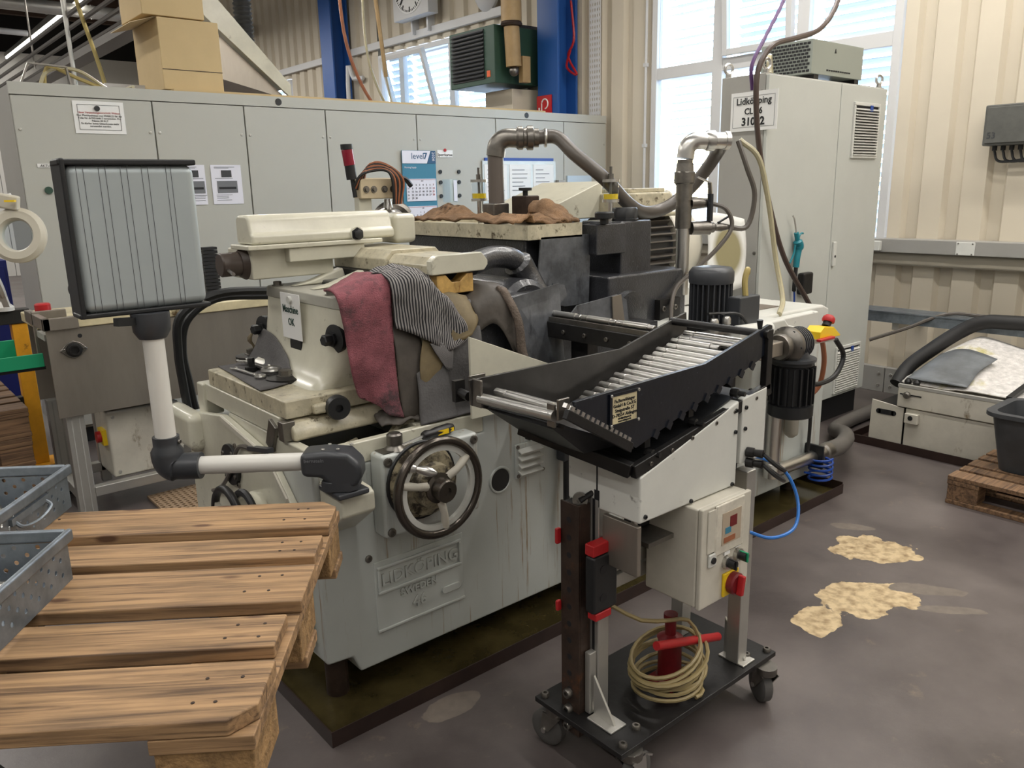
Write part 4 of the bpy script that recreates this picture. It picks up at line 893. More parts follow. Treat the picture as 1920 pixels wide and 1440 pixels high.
MB().tube([q + rd * .09, q + rd * .18, (2.53, 2.57, 1.69), (2.64, 2.49, 1.58), (2.80, 2.50, 1.475), (2.95, 2.52, 1.43), (3.10, 2.50, 1.46), (3.22, 2.44, 1.57), (3.24, 2.34, 1.70), e2 + Vector((0, 0, .075)) + rd2 * .17], .03, 12, 8).build('coolant_hose', hoseg, G)
MB().cyl(pB, (2.97, 2.32, 1.42), .030, n=20).build('coolant_pipe', steel, G)
MB().lathe((2.97, 2.32, 1.36), (0, 0, 1), [(.036, 0), (.036, .10), (.032, .10), (.032, .125), (.036, .125), (.036, .19), (.04, .19), (.04, .25), (.034, .255), (.034, .30)], 20).build('pipe_union', steeld, G)
MB().lathe((2.97, 2.32, 1.555), (0, 0, 1), [(.04, 0), (.046, .006), (.046, .05), (.04, .055), (.036, .09)], 20).build('ball_valve', steeld, G)
MB().bar((3.01, 2.28, 1.585), (3.06, 2.25, 1.56), .02, .006).bar((3.06, 2.25, 1.56), (3.07, 2.25, 1.50), .02, .006, (1, 0, 0)).build('valve_lever', steel, G)
MB().tube([(3.07, 2.25, 1.51), (3.07, 2.25, 1.39)], .014, 8, sm=False).build('lever_grip', navy, G)
MB().tube([e2, e2 + Vector((0, 0, .05)) + rd2 * .01, e2 + Vector((0, 0, .075)) + rd2 * .045, e2 + Vector((0, 0, .075)) + rd2 * .10], .038, 16, 6).build('pipe_elbow', steel, G)
MB().lathe(e2 + Vector((0, 0, .075)) + rd2 * .09, rd2, [(.038, 0), (.045, .01), (.045, .04), (.036, .045), (.036, .09), (.04, .09), (.04, .11)], 18).build('hose_coupling', steel, G)
MB().cyl((3.0, 2.31, 1.47), (3.09, 2.27, 1.47), .03, .02, n=14).cyl((3.0, 2.3, 1.36), (3.08, 2.26, 1.36), .03, .034, n=14).lathe((3.08, 2.26, 1.36), (.9, -.4, 0), [(.02, 0), (.024, .02), (.016, .03), (.02, .06), (.012, .1), (0, .1)], 12).build('side_branch', steeld, G)
MB().bar((3.12, 2.24, 1.38), (3.18, 2.22, 1.41), .012, .006).build('small_lever', blackst, G)
for pts, r_, mt_, nm in (([(3.22, 2.22, 1.74), (3.24, 2.18, 1.62), (3.28, 2.16, 1.50), (3.26, 2.18, 1.36), (3.16, 2.22, 1.36)], .012, hoseg, 'clear_hose'),
                         ([(3.23, 2.22, 1.745), (3.30, 2.16, 1.66), (3.37, 2.14, 1.45), (3.42, 2.12, 1.20), (3.40, 2.06, 1.02), (3.28, 2.0, .965)], .0125, hosec, 'clear_hose'),
                         ([(3.09, 2.27, 1.47), (3.15, 2.22, 1.44), (3.17, 2.2, 1.36), (3.10, 2.22, 1.27), (2.98, 2.26, 1.17), (2.88, 2.28, 1.10), (2.80, 2.24, 1.0), (2.77, 2.2, .88)], .010, hoseg, 'clear_hose')):
    MB().tube(pts, r_, 8).build(nm, mt_, G)

# coolant pump motor with terminal box
pm = MB().cyl((2.70, 1.96, 1.0), (2.70, 1.96, 1.175), .07, n=28).build('pump_motor', black, G)
fm = MB()
for k in range(24):
    a = k * math.pi / 12; fm.obox((2.70 + .077 * math.cos(a), 1.96 + .077 * math.sin(a), 1.09), (.018, .006, .17), Matrix.Rotation(a, 3, 'Z'))
fm.build('cooling_fins', dgrey, pm)
MB().lathe((2.70, 1.96, 1.165), (0, 0, 1), [(.088, 0), (.09, .01), (.09, .045), (.078, .062), (.05, .066), (0, .066)], 28).build('fan_cowl', dgrey, pm, ang=50)
MB().box(2.70, 2.84, 1.82, 1.88, .985, 1.115).build('pump_terminal_box', dgrey, G, bevel=.006)
MB().box(2.58, 2.84, 1.88, 2.06, .965, 1.0).build('pump_flange', blackst, G, bevel=.004)
MB().tube([(2.78, 1.85, 1.11), (2.785, 1.86, 1.17), (2.80, 1.86, 1.215), (2.815, 1.87, 1.20)], .012, 8).build('pump_outlet', hosey, G)
MB().tube([(2.55, 1.86, 1.065), (2.62, 1.85, 1.06), (2.70, 1.82, 1.05), (2.74, 1.80, .99), (2.75, 1.80, .93)], .006, 6).build('motor_cable', black, G)
for x in (2.55, 2.63): MB().lathe((x, 1.83, 1.0), (0, 0, 1), [(.018, 0), (.018, .015), (.012, .018), (.017, .02), (.017, .04), (.012, .05), (0, .05)], 12).build('hose_fitting', steel, G)
MB().box(2.50, 2.68, 1.80, 1.86, .99, 1.0).build('fitting_bracket', steeld, G)
# white right end body
MB().prism([(2.62, .86), (2.62, .945), (2.80, .975), (3.68, .965), (3.73, .945), (3.73, .86)], 'y', 2.0, 2.75).build('end_cover', white, G, bevel=.012)
MB().box(3.05, 3.55, 1.955, 2.0, .88, .955).build('cover_lip', white, G, bevel=.008)
MB().box(3.28, 3.47, 2.12, 2.32, .966, .972).build('cover_pad', M('brown_pad', (110, 100, 90), .5), G)
MB().prism([(2.70, .86), (2.72, .97), (2.80, 1.0), (3.0, 1.0), (3.04, .965), (3.10, .955), (3.10, .86)], 'y', 1.80, 2.0).build('shaft_guard', white, G, bevel=.01)
MB().box(3.15, 3.5, 2.45, 2.7, .975, 1.06).build('white_block', white, G, bevel=.006)
MB().cyl((2.62, 1.79, .985), (2.86, 1.79, .975), .032, n=18).build('white_shaft', white, G)

# oil cups
for nm, p in (('', Vector((2.335, 3.0, 1.398))), ('', Vector((2.63, 2.45, 1.385)))):
    oc = MB().cyl(p, p + Vector((0, 0, .10)), .011, n=10).build('oiler_stem', steel, G)
    z = p.z + .10
    MB().cyl((p.x, p.y, z), (p.x, p.y, z + .012), .037, n=20).build('oiler_base', steel, oc); MB().cyl((p.x, p.y, z + .085), (p.x, p.y, z + .097), .038, n=20).build('oiler_cap', steel, oc)
    MB().lathe((p.x, p.y, z + .012), (0, 0, 1), [(.034, 0), (.034, .073)], 20, close=False).build('oiler_glass', glass, oc)
    MB().cyl((p.x, p.y, z + .013), (p.x, p.y, z + .035), .032, n=20).build('oil', lubeb, oc)
    MB().cyl((p.x, p.y, z + .012), (p.x, p.y, z + .15), .006, n=8).cyl((p.x, p.y, z + .097), (p.x, p.y, z + .12), .012, n=8).build('needle', steeld, oc)

# gear motor of the chute elevator
gm = MB().lathe((2.98, 1.74, .60), (0, 0, 1), [(.088, 0), (.092, .004), (.092, .05), (.075, .055), (.075, .215), (.085, .22), (.085, .235)], 28).build('gear_motor', black, G)
fm = MB()
for k in range(20):
    a = k * math.pi / 10; fm.obox((2.98 + .083 * math.cos(a), 1.74 + .083 * math.sin(a), .735), (.02, .007, .155), Matrix.Rotation(a, 3, 'Z'))
fm.build('cooling_fins', black, gm)
MB().lathe((2.98, 1.74, .835), (0, 0, 1), [(.092, 0), (.092, .012), (.06, .014), (.06, .04)], 24).build('motor_flange', dgrey, gm)
MB().lathe((2.86, 1.74, .905), (1, 0, 0), [(.05, 0), (.055, .02), (.05, .04), (.062, .045), (.078, .06), (.078, .075), (.06, .08), (.06, .16), (.05, .165), (0, .165)], 26).build('gear_case', steeld, gm)
for k in range(6): MB().lathe((2.95 + k * .013, 1.74, .905), (1, 0, 0), [(.068, 0), (.068, .006)], 22).build('case_rib', dgrey, gm)
for k in range(6): bolt(gm, (2.918, 1.74 + .068 * math.cos(k * 1.047), .905 + .068 * math.sin(k * 1.047)), (-1, 0, 0), .006, .006, black)
MB().box(2.72, 2.86, 1.715, 1.765, .875, .935).cyl((2.72, 1.715, .905), (2.72, 1.765, .905), .03, n=14).build('chain_arm', stain, gm, bevel=.006)
MB().bar((3.0, 1.74, .90), (3.28, 1.74, .888), .03, .018).build('support_bar', alu, gm)
MB().bar((3.28, 1.74, .888), (3.28, 2.0, .88), .03, .018).build('support_bar', alu, gm)
MB().tube([(3.10, 1.74, .72), (3.18, 1.73, .70), (3.30, 1.72, .72), (3.36, 1.72, .80), (3.30, 1.73, .88)], .011, 8).build('motor_cable', black, gm)
es = MB().prism([(3.13, .90), (3.13, .935), (3.16, .955), (3.24, .945), (3.30, .905), (3.30, .90)], 'y', 1.71, 1.78).build('emergency_stop_box', yellow, G, bevel=.006)
MB().cyl((3.235, 1.745, .945), (3.25, 1.745, .965), .018, n=14).build('button_neck', black, es); MB().lathe((3.25, 1.745, .962), (.5, 0, 1), [(.026, 0), (.028, .006), (.026, .02), (.016, .03), (0, .031)], 20).build('mushroom_button', red, es)
MB().bar((3.10, 1.70, .905), (3.22, 1.70, .905), .022, .012).build('red_handle', red, G, bevel=.004)
# air service unit, drain pipes
fr_ = MB().box(3.34, 3.46, 1.93, 1.99, .50, .56).build('air_service_unit', steeld, G, bevel=.008)
MB().cyl((3.37, 1.955, .56), (3.37, 1.955, .64), .026, n=14).cyl((3.44, 1.955, .56), (3.44, 1.955, .60), .02, n=12).build('regulator_knob', black, fr_)
MB().lathe((3.37, 1.955, .38), (0, 0, 1), [(.012, -.015), (.03, 0), (.033, .01), (.033, .12)], 16).build('filter_bowl', M('smoky_bowl', (150, 146, 136), .25), fr_)
MB().cyl((3.44, 1.93, .53), (3.44, 1.915, .53), .018, n=14).build('gauge', paper, fr_)
MB().tube([(3.34, 1.955, .53), (3.28, 1.955, .52), (3.2, 1.96, .50)], .012, 8).build('air_pipe', steel, fr_)
MB().tube([(3.46, 1.955, .535), (3.52, 1.95, .55), (3.56, 1.93, .60), (3.53, 1.9, .72), (3.46, 1.88, .84), (3.42, 1.87, .885)], .012, 8).build('air_hose', hoseo, fr_)
MB().tube([(3.46, 1.955, .52), (3.53, 1.955, .48), (3.55, 1.96, .36), (3.56, 1.97, .2)], .009, 8).build('air_hose', blackr, fr_)
MB().tube([(3.215, 1.955, .80), (3.215, 1.955, .235)], .034, 18, sm=False).build('drain_pipe', steel, G)
MB().lathe((3.215, 1.955, .20), (0, 0, 1), [(.03, 0), (.038, .004), (.038, .07), (.035, .075)], 18).build('pipe_tee', steel, G)
MB().tube([(3.22, 1.955, .225), (3.60, 1.955, .215)], .031, 18, sm=False).build('drain_pipe', steel, G)
MB().box(3.585, 3.60, 1.90, 2.0, .16, .28).build('pipe_clamp', black, G, bevel=.004)
MB().lathe((3.60, 1.955, .215), (1, 0, 0), [(.032, 0), (.036, .01), (.036, .03), (.032, .034), (.036, .04), (.036, .08), (.044, .09), (.044, .14)], 18).build('hose_coupling', steeld, G)
dh = MB().tube([(3.72, 1.955, .215), (3.86, 1.97, .20), (4.05, 2.04, .16), (4.25, 2.12, .13), (4.42, 2.22, .10), (4.58, 2.36, .06), (4.9, 2.42, .046), (5.4, 2.42, .046), (5.7, 2.42, .046)], .044, 14).build('drain_hose', M('drain_hose_grey', (92, 88, 84), .5), G)
coil = [(3.60 + .055 * math.cos(k * .7), 1.915 + .055 * math.sin(k * .7), .10 + .0028 * k) for k in range(44)]
MB().tube([(3.52, 1.955, .15)] + coil, .006, 6, 2).build('coil_hose', bluec, G)
MB().tube([(2.93, 1.96, .66), (2.90, 1.93, .5), (2.84, 1.9, .36), (2.82, 1.88, .24)], .008, 6).build('loose_cable', black, G)
for z in (.62, .56): MB().tube([(2.80, 1.98, z + .1), (2.88, 1.9, z + .02), (2.98, 1.9, z), (3.05, 1.98, z + .03)], .012, 8).build('loop_cable', black, G)
# signal lamp and connector box behind the dresser head
MB().box(1.665, 1.725, 2.93, 2.97, .86, 1.53).build('post', cream, G, bevel=.004)
cbx = MB().box(1.665, 1.84, 2.91, 2.97, 1.522, 1.605).build('connector_box', M('connector_cream', (196, 180, 150), .4), G, bevel=.006)
for x in (1.69, 1.725, 1.775, 1.815): MB().lathe((x, 2.91, 1.56), (0, -1, 0), [(.014, 0), (.014, .004), (.009, .004), (.008, .012), (0, .012)], 12).build('connector', steeld, cbx)
for k in range(6): MB().tube([(1.64 + k * .008, 2.93, 1.56), (1.67 + k * .006, 2.90, 1.62 + k * .006), (1.76, 2.88, 1.635 + k * .005), (1.79 + k * .01, 2.87, 1.60), (1.80 + k * .006, 2.88, 1.50)], .006, 5).build('wire_bundle', hoseo if k % 2 else blackr, cbx)
MB().tube([(1.80, 2.88, 1.61), (1.87, 2.9, 1.60), (1.90, 2.9, 1.57)], .010, 6).build('cable_plug', black, cbx)
MB().lathe((1.80, 2.93, 1.44), (0, 0, 1), [(.06, 0), (.06, .02), (.045, .035), (.03, .04), (.02, .045), (.014, .08), (0, .08)], 20).build('spindle_cap', steel, G)
MB().box(1.62, 1.74, 2.90, 3.0, 1.44, 1.47).build('keypad', dgrey, G, bevel=.01)
MB().torus((1.84, 2.96, 1.42), (.3, 1, 0), .075, .02, 24, 8, -.4, 2.6).build('curved_guard', steeld, G)
sl = MB().tube([(1.65, 2.93, 1.53), (1.642, 2.93, 1.60)], .009, 8, sm=False).build('signal_lamp', black, G)
MB().cyl((1.640, 2.93, 1.60), (1.634, 2.93, 1.655), .021, n=18).cyl((1.626, 2.93, 1.715), (1.625, 2.93, 1.735), .024, n=18).build('lamp_housing', black, sl)
MB().cyl((1.634, 2.93, 1.655), (1.626, 2.93, 1.715), .0225, n=18).build('red_lens', M('lens_red', (130, 24, 44), .2), sl)

# ================================================================ CLOTHS AND TOOLS ON THE MACHINE
def cloth(name, label, cat, rows, mat, th=.004, wr=.006, ws=14, group=None, ku=6, kv=6):
    return MB().sheet(rows, ku, kv, wr, ws).build(name, mat, None, solid=th, label=label, cat=cat, group=group, ang=80)
cloth('towel', 'stained pink towel hanging over the cream column', 'towel', [
    [(1.11, 2.20, 1.268), (1.09, 2.09, 1.262), (1.105, 2.082, 1.17), (1.12, 2.085, 1.05), (1.14, 2.09, .96), (1.155, 2.085, .945)],
    [(1.17, 2.22, 1.285), (1.15, 2.085, 1.275), (1.16, 2.07, 1.17), (1.165, 2.07, 1.05), (1.18, 2.075, .95), (1.20, 2.07, .915)],
    [(1.24, 2.24, 1.30), (1.215, 2.085, 1.29), (1.215, 2.07, 1.17), (1.215, 2.065, 1.04), (1.22, 2.06, .94), (1.225, 2.055, .885)],
    [(1.30, 2.26, 1.30), (1.27, 2.085, 1.298), (1.262, 2.07, 1.17), (1.26, 2.06, 1.04), (1.262, 2.055, .94), (1.275, 2.05, .868)]], pinkt, .006, .007, 16)
cloth('rag', 'black and grey striped rag bunched right of the pink towel', 'rag', [
    [(1.26, 2.20, 1.31), (1.255, 2.07, 1.30), (1.26, 2.055, 1.22), (1.262, 2.05, 1.15)],
    [(1.31, 2.18, 1.325), (1.315, 2.05, 1.30), (1.32, 2.04, 1.215), (1.33, 2.04, 1.12)],
    [(1.37, 2.17, 1.318), (1.38, 2.05, 1.29), (1.39, 2.035, 1.18), (1.39, 2.03, 1.085)],
    [(1.42, 2.12, 1.29), (1.44, 2.04, 1.23), (1.45, 2.03, 1.13), (1.43, 2.02, 1.06)],
    [(1.46, 2.10, 1.25), (1.49, 2.03, 1.17), (1.51, 2.02, 1.10), (1.47, 2.015, 1.07)]], stripec, .005, .012, 18)
cloth('rag', 'corner of a striped rag poking out low above the grey absorbent sheet', 'rag', [
    [(1.37, 2.03, 1.09), (1.385, 2.025, 1.06), (1.42, 2.02, 1.005)], [(1.41, 2.03, 1.09), (1.425, 2.02, 1.05), (1.43, 2.018, 1.0)], [(1.45, 2.03, 1.08), (1.45, 2.02, 1.05), (1.44, 2.016, .998)]], stripec, .004, .002)
cloth('rag', 'dark oily rag hanging just right of the pink towel', 'rag', [
    [(1.26, 2.08, 1.18), (1.262, 2.06, 1.10), (1.265, 2.055, .98), (1.275, 2.055, .86)],
    [(1.31, 2.075, 1.16), (1.315, 2.055, 1.08), (1.315, 2.05, .97), (1.315, 2.05, .855)],
    [(1.355, 2.075, 1.13), (1.355, 2.055, 1.05), (1.345, 2.05, .96), (1.345, 2.05, .862)]], oilc, .005, .006)
cloth('rag', 'tan oily rag folded between dark rag and grey sheets', 'rag', [
    [(1.355, 2.05, 1.10), (1.335, 2.04, 1.02), (1.335, 2.035, .95)], [(1.38, 2.045, 1.10), (1.365, 2.03, 1.02), (1.345, 2.03, .94)], [(1.40, 2.045, 1.09), (1.42, 2.03, 1.03), (1.365, 2.03, .95)]], tanc, .004, .004)
cloth('rag', 'tan oily rag under the striped rag, beside the notched bracket', 'rag', [
    [(1.42, 2.08, 1.22), (1.43, 2.045, 1.14), (1.44, 2.03, 1.07)], [(1.48, 2.08, 1.235), (1.50, 2.03, 1.16), (1.48, 2.015, 1.085)], [(1.55, 2.08, 1.215), (1.56, 2.03, 1.15), (1.52, 2.012, 1.10)]], tanc, .004, .005)
cloth('absorbent_sheet', 'grey absorbent sheet hanging beside the triangular guard', 'sheet', [
    [(1.42, 2.085, 1.20), (1.43, 2.045, 1.10), (1.425, 2.038, .98), (1.42, 2.035, .86), (1.42, 2.01, .846)],
    [(1.49, 2.08, 1.21), (1.495, 2.04, 1.10), (1.49, 2.03, .98), (1.485, 2.03, .865), (1.485, 2.0, .85)],
    [(1.56, 2.07, 1.205), (1.57, 2.035, 1.12), (1.565, 2.025, .98), (1.555, 2.025, .87), (1.55, 2.0, .852)]], greyc, .005, .004)
cloth('absorbent_sheet', 'grey absorbent sheet with a folded pleat, left of another and right of the tan rag', 'sheet', [
    [(1.325, 2.045, 1.0), (1.32, 2.03, .94), (1.315, 2.025, .88), (1.31, 2.01, .842)],
    [(1.38, 2.04, 1.03), (1.375, 2.02, .95), (1.375, 2.012, .89), (1.375, 1.995, .85)],
    [(1.425, 2.035, 1.05), (1.43, 2.02, .96), (1.44, 2.012, .89), (1.44, 1.995, .85)]], greyc, .005, .004)
cloth('rag', 'smooth grey rag draped over the regulating wheel housing', 'rag', [
    [(1.57, 2.26, 1.205), (1.555, 2.06, 1.19), (1.56, 2.035, 1.10)], [(1.64, 2.26, 1.25), (1.635, 2.055, 1.235), (1.63, 2.02, 1.12), (1.62, 2.01, 1.02)][:3],
    [(1.71, 2.26, 1.235), (1.705, 2.05, 1.22), (1.71, 2.015, 1.0)]], oilc, .004, .003)
cloth('rag', 'ribbed brown rag strip beside the grey splash sheet', 'rag', [
    [(1.655, 2.045, 1.24), (1.69, 2.005, 1.13), (1.70, 2.0, 1.02), (1.72, 2.0, .95)], [(1.69, 2.045, 1.23), (1.715, 1.995, 1.13), (1.73, 1.99, 1.02), (1.765, 1.99, .945)]], M('ribbed_rag', (100, 88, 78), .8, var=.2, vs=20, bump=.5, bs=150), .012, .004)
cloth('rag', 'crumpled beige and grey rags stuffed under the towels', 'rag', [
    [(1.20, 2.06, .85), (1.22, 2.05, .862), (1.25, 2.045, .85), (1.29, 2.04, .858), (1.32, 2.03, .85)], [(1.20, 2.09, .865), (1.23, 2.085, .88), (1.26, 2.09, .89), (1.29, 2.08, .875), (1.33, 2.07, .88)], [(1.21, 2.11, .87), (1.24, 2.11, .89), (1.26, 2.11, .885), (1.30, 2.11, .90), (1.34, 2.10, .89)]], oilc, .006, .014, 30)
cloth('absorbent_sheet', 'wrinkled grey absorbent sheet under the wrenches', 'sheet', [
    [(.975, 2.775, .9665), (.955, 2.56, .9665), (.932, 2.315, .9665)], [(1.03, 2.765, .967), (1.03, 2.55, .967), (1.0, 2.33, .967)],
    [(1.085, 2.76, .985), (1.08, 2.58, .982), (1.06, 2.37, .968)], [(1.12, 2.74, 1.06), (1.105, 2.60, 1.045), (1.09, 2.44, 1.01)], [(1.123, 2.70, 1.09), (1.117, 2.60, 1.075), (1.10, 2.48, 1.03)]], greyc, .003, .0025, 22)
def wrench(label, p0, p1, w, open_end):
    p0, p1 = Vector(p0), Vector(p1); d = (p1 - p0).normalized(); t = thing('wrench', label, 'wrench', p0)
    MB().bar(p0 + d * w * .7, p1 - d * w * .8, w * .55, w * .28).build('shank', steel, t, bevel=w * .08)
    MB().torus(p1 - d * 0, (0, 0, 1), w * .72, w * .26, 24, 8).build('ring_end', steel, t)
    s = Vector((0, 0, 1)).cross(d)
    MB().bar(p0 + d * w * .8 , p0 + s * w * .55 + d * w * .1, w * .34, w * .26).bar(p0 + d * w * .8, p0 - s * w * .55 + d * w * .1, w * .34, w * .26).bar(p0 + s * w * .5 + d * w * .2, p0 + s * w * .5 - d * w * .35, w * .3, w * .26).bar(p0 - s * w * .5 + d * w * .2, p0 - s * w * .5 - d * w * .35, w * .3, w * .26).build('open_end', steel, t, bevel=w * .06)
    return t
wrench('large ring wrench lying on the grey absorbent sheet', (1.045, 2.72, .984), (1.052, 2.50, .984), .036, 1)
wrench('small slim wrench lying nearest the edge of the grey absorbent sheet', (.985, 2.655, .976), (1.0, 2.47, .976), .02, 1)
tb = thing('clamp_bolt', 'black hex bolt standing upright between the two wrenches', 'bolt', (1.02, 2.60, .97)); MB().lathe((1.025, 2.60, .971), (0, 0, 1), [(.022, 0), (.022, .012), (.012, .014), (.012, .04), (.01, .043), (0, .043)], 6).build('bolt_head', blackst, tb)
sd = thing('screwdriver', 'black handled screwdriver lying on the machine edge behind the handwheel', 'screwdriver', (1.30, 1.96, .81))
hp0, hp1 = Vector((1.285, 1.965, .824)), Vector((1.405, 1.975, .826)); hd_ = (hp1 - hp0)
MB().lathe(hp0, hd_, [(.012, 0), (.016, .012), (.013, .03), (.016, .05), (.017, .1), (.012, .118), (0, .12)], 14).build('handle', handb, sd)
MB().cyl((1.19, 1.957, .8135), (1.288, 1.965, .824), .0045, n=8).build('blade', steel, sd)
MB().box(1.335, 1.375, 1.9545, 1.9575, .817, .832).box(1.383, 1.396, 1.957, 1.959, .819, .831).build('printed_badge', yellow, sd); text('PROXXON', .008, (1.3365, 1.954, .8215), (1, .08, 0), (0, 0, 1), ink, sd)
mc = thing('sign_card', 'white card reading Maschine OK on the cream column', 'card', (1.11, 2.45, 1.09))
MB().box(1.116, 1.118, 2.385, 2.525, 1.085, 1.235).build('card_sheet', paper, mc)
for s, z in (('Maschine', 1.172), ('OK', 1.13)): text(s, .034, (1.1155, 2.455, z), (0, -1, 0), (0, 0, 1), M('ink_green_' + s, (40, 66, 60), .6), mc, align='CENTER', bold=.0006, squeeze=.9)
MB().cyl((1.117, 2.45, 1.215), (1.107, 2.45, 1.215), .012, n=16).build('round_magnet', white, mc)
cloth('towel', 'crumpled brown towel spread along the top tray', 'towel', [
    [(2.112, 3.34, 1.412), (2.115, 3.05, 1.418), (2.112, 2.75, 1.425), (2.115, 2.5, 1.412)], [(2.17, 3.3, 1.425), (2.17, 3.05, 1.445), (2.17, 2.8, 1.44), (2.17, 2.5, 1.43)],
    [(2.22, 3.3, 1.42), (2.23, 3.1, 1.49), (2.22, 2.85, 1.435), (2.22, 2.5, 1.445)], [(2.27, 3.3, 1.415), (2.26, 3.05, 1.43), (2.245, 2.9, 1.425), (2.24, 2.5, 1.42)]], towel, .010, .022, 21)
cloth('towel', 'rolled brown towel heaped beside the coolant pipe', 'towel', [
    [(2.36, 2.70, 1.412), (2.33, 2.64, 1.45), (2.31, 2.55, 1.44), (2.29, 2.42, 1.412)], [(2.40, 2.69, 1.47), (2.37, 2.63, 1.50), (2.35, 2.54, 1.475), (2.34, 2.42, 1.42)],
    [(2.46, 2.66, 1.46), (2.43, 2.58, 1.475), (2.40, 2.5, 1.45), (2.39, 2.42, 1.42)], [(2.52, 2.6, 1.415), (2.48, 2.54, 1.42), (2.44, 2.48, 1.415), (2.42, 2.43, 1.41)]], towel, .012, .016, 20)
cloth('towel', 'flat brown towel between the long crumpled towel and the heaped one', 'towel', [[(2.25, 2.72, 1.415), (2.25, 2.58, 1.425), (2.25, 2.42, 1.408)], [(2.31, 2.70, 1.42), (2.31, 2.56, 1.44), (2.31, 2.42, 1.412)], [(2.38, 2.66, 1.415), (2.38, 2.54, 1.43), (2.385, 2.43, 1.41)]], towel, .008, .014, 26)
pd = cloth('absorbent_pad', 'white pad with a round brown oil stain hung on the motor cowl', 'pad', [
    [(3.525, 2.60, 1.41), (3.53, 2.59, 1.2), (3.50, 2.58, 1.0)], [(3.66, 2.61, 1.40), (3.67, 2.58, 1.2), (3.64, 2.56, .985)], [(3.83, 2.58, 1.365), (3.83, 2.56, 1.2), (3.80, 2.55, 1.0)]], padstain, .004, .002)

# ================================================================ OPERATOR PANEL ON ITS SWING ARM
P = thing('operator_panel', 'aluminium operator panel on a white tube arm with dark elbows', 'control panel', (.6, 2.1, .7))
MB().prism([(1.995, .76), (1.995, .60), (1.975, .60), (1.86, .685), (1.86, .74), (1.88, .75)], 'x', .945, 1.05).build('wall_bracket', cream, P, bevel=.008)
MB().box(.925, 1.02, 1.835, 1.955, .748, .765).build('flange_plate', dgrey, P, bevel=.006)
ex = Vector((-.36, .285, 0)).normalized(); ey = Vector((ex.y, -ex.x, 0))
loft([[Vector((.965, 1.89, .765)) + ex * a + ey * b + Vector((0, 0, z)) for a, b in ((-.05, -.03), (-.03, -.045), (.03, -.045), (.05, -.03), (.05, .03), (.03, .045), (-.03, .045), (-.05, .03))] for z in (0, .03)]).build('pivot_base', dgrey, P, bevel=.004)
eb = MB()
el = [(-.062, .028), (-.062, .065), (-.03, .098), (.03, .105), (.10, .10), (.10, .035), (.045, .03), (.02, .0), (-.045, .0)]
A = [eb.v(Vector((.965, 1.89, .775)) + ex * a + ey * .045 + Vector((0, 0, z))) for a, z in el]; B_ = [eb.v(Vector((.965, 1.89, .775)) + ex * a - ey * .045 + Vector((0, 0, z))) for a, z in el]
eb.face(A); eb.face(B_[::-1])
for i in range(len(el)): eb.face([A[i], A[(i + 1) % len(el)], B_[(i + 1) % len(el)], B_[i]])
ebo = eb.build('base_elbow', dgrey, P, bevel=.016, seg=3)
text('bernstein', .014, Vector((.965, 1.89, .775)) + ex * .088 - ey * .0456 + Vector((0, 0, .078)), -ex, (0, 0, 1), inkg, P)
for a, b in ((-.03, .02), (.03, .025), (0, -.02), (.04, -.02)): bolt(P, Vector((.965, 1.89, .880)) + ex * a + ey * b, (0, 0, 1), .005, .003, alu)
tA = Vector((.965, 1.89, .842)) + ex * .08; tB = Vector((.60, 2.16, .845)) - ex * .05
MB().cyl(tA, tB, .0245, n=24).build('arm_tube', M('arm_white', (216, 214, 208), .3), P)
MB().tube([tB - ex * .035, tB + ex * .02, Vector((.60, 2.16, .848)) - ex * .012 + Vector((0, 0, .0)), Vector((.60, 2.16, .868)), Vector((.60, 2.16, .93))], [.036] * 8 + [.042] * 10 + [.034] * 20, 16, 5).build('elbow', dgrey, P)
for z in (.885, .915): bolt(P, Vector((.60, 2.16, z)) + Vector((.024, -.024, 0)), (1, -1, 0), .006, .006, steeld)
MB().cyl((.60, 2.16, .92), (.60, 2.16, 1.205), .0265, n=24).build('upright_tube', MATS['arm_white'], P)
loft([[(.60 + r_ * math.cos(k * math.pi / 8), 2.185 - .025 + r_ * .9 * math.sin(k * math.pi / 8), z) for k in range(16)] for r_, z in ((.034, 1.195), (.046, 1.215), (.048, 1.245), (.048, 1.262))]).build('head_joint', dgrey, P)
MB().bar((.56, 2.15, 1.245), (.51, 2.13, 1.25), .02, .02).build('lock_lever', black, P)
MB().box(.449, .752, 2.155, 2.23, 1.272, 1.628).build('housing', M('housing_aluminium', (168, 176, 178), .42, metal=.35, var=.03, vs=3), P, bevel=.022, seg=4)
gvm = MB().box(-.0004, .0004, -.0012, .0, 0, .352).mesh('groove', flat=True)
for x in (.475, .490, .524, .539, .573, .588, .622, .637, .680, .692): put('groove', gvm, dgrey, P, (x, 2.1552, 1.274))
MB().box(.436, .756, 2.15, 2.225, 1.262, 1.274).box(.436, .756, 2.15, 2.225, 1.626, 1.640).box(.440, .452, 2.148, 2.235, 1.262, 1.642).build('end_frame', black, P, bevel=.004)
MB().box(.44, .758, 2.226, 2.25, 1.262, 1.642).build('front_bezel', black, P, bevel=.006)

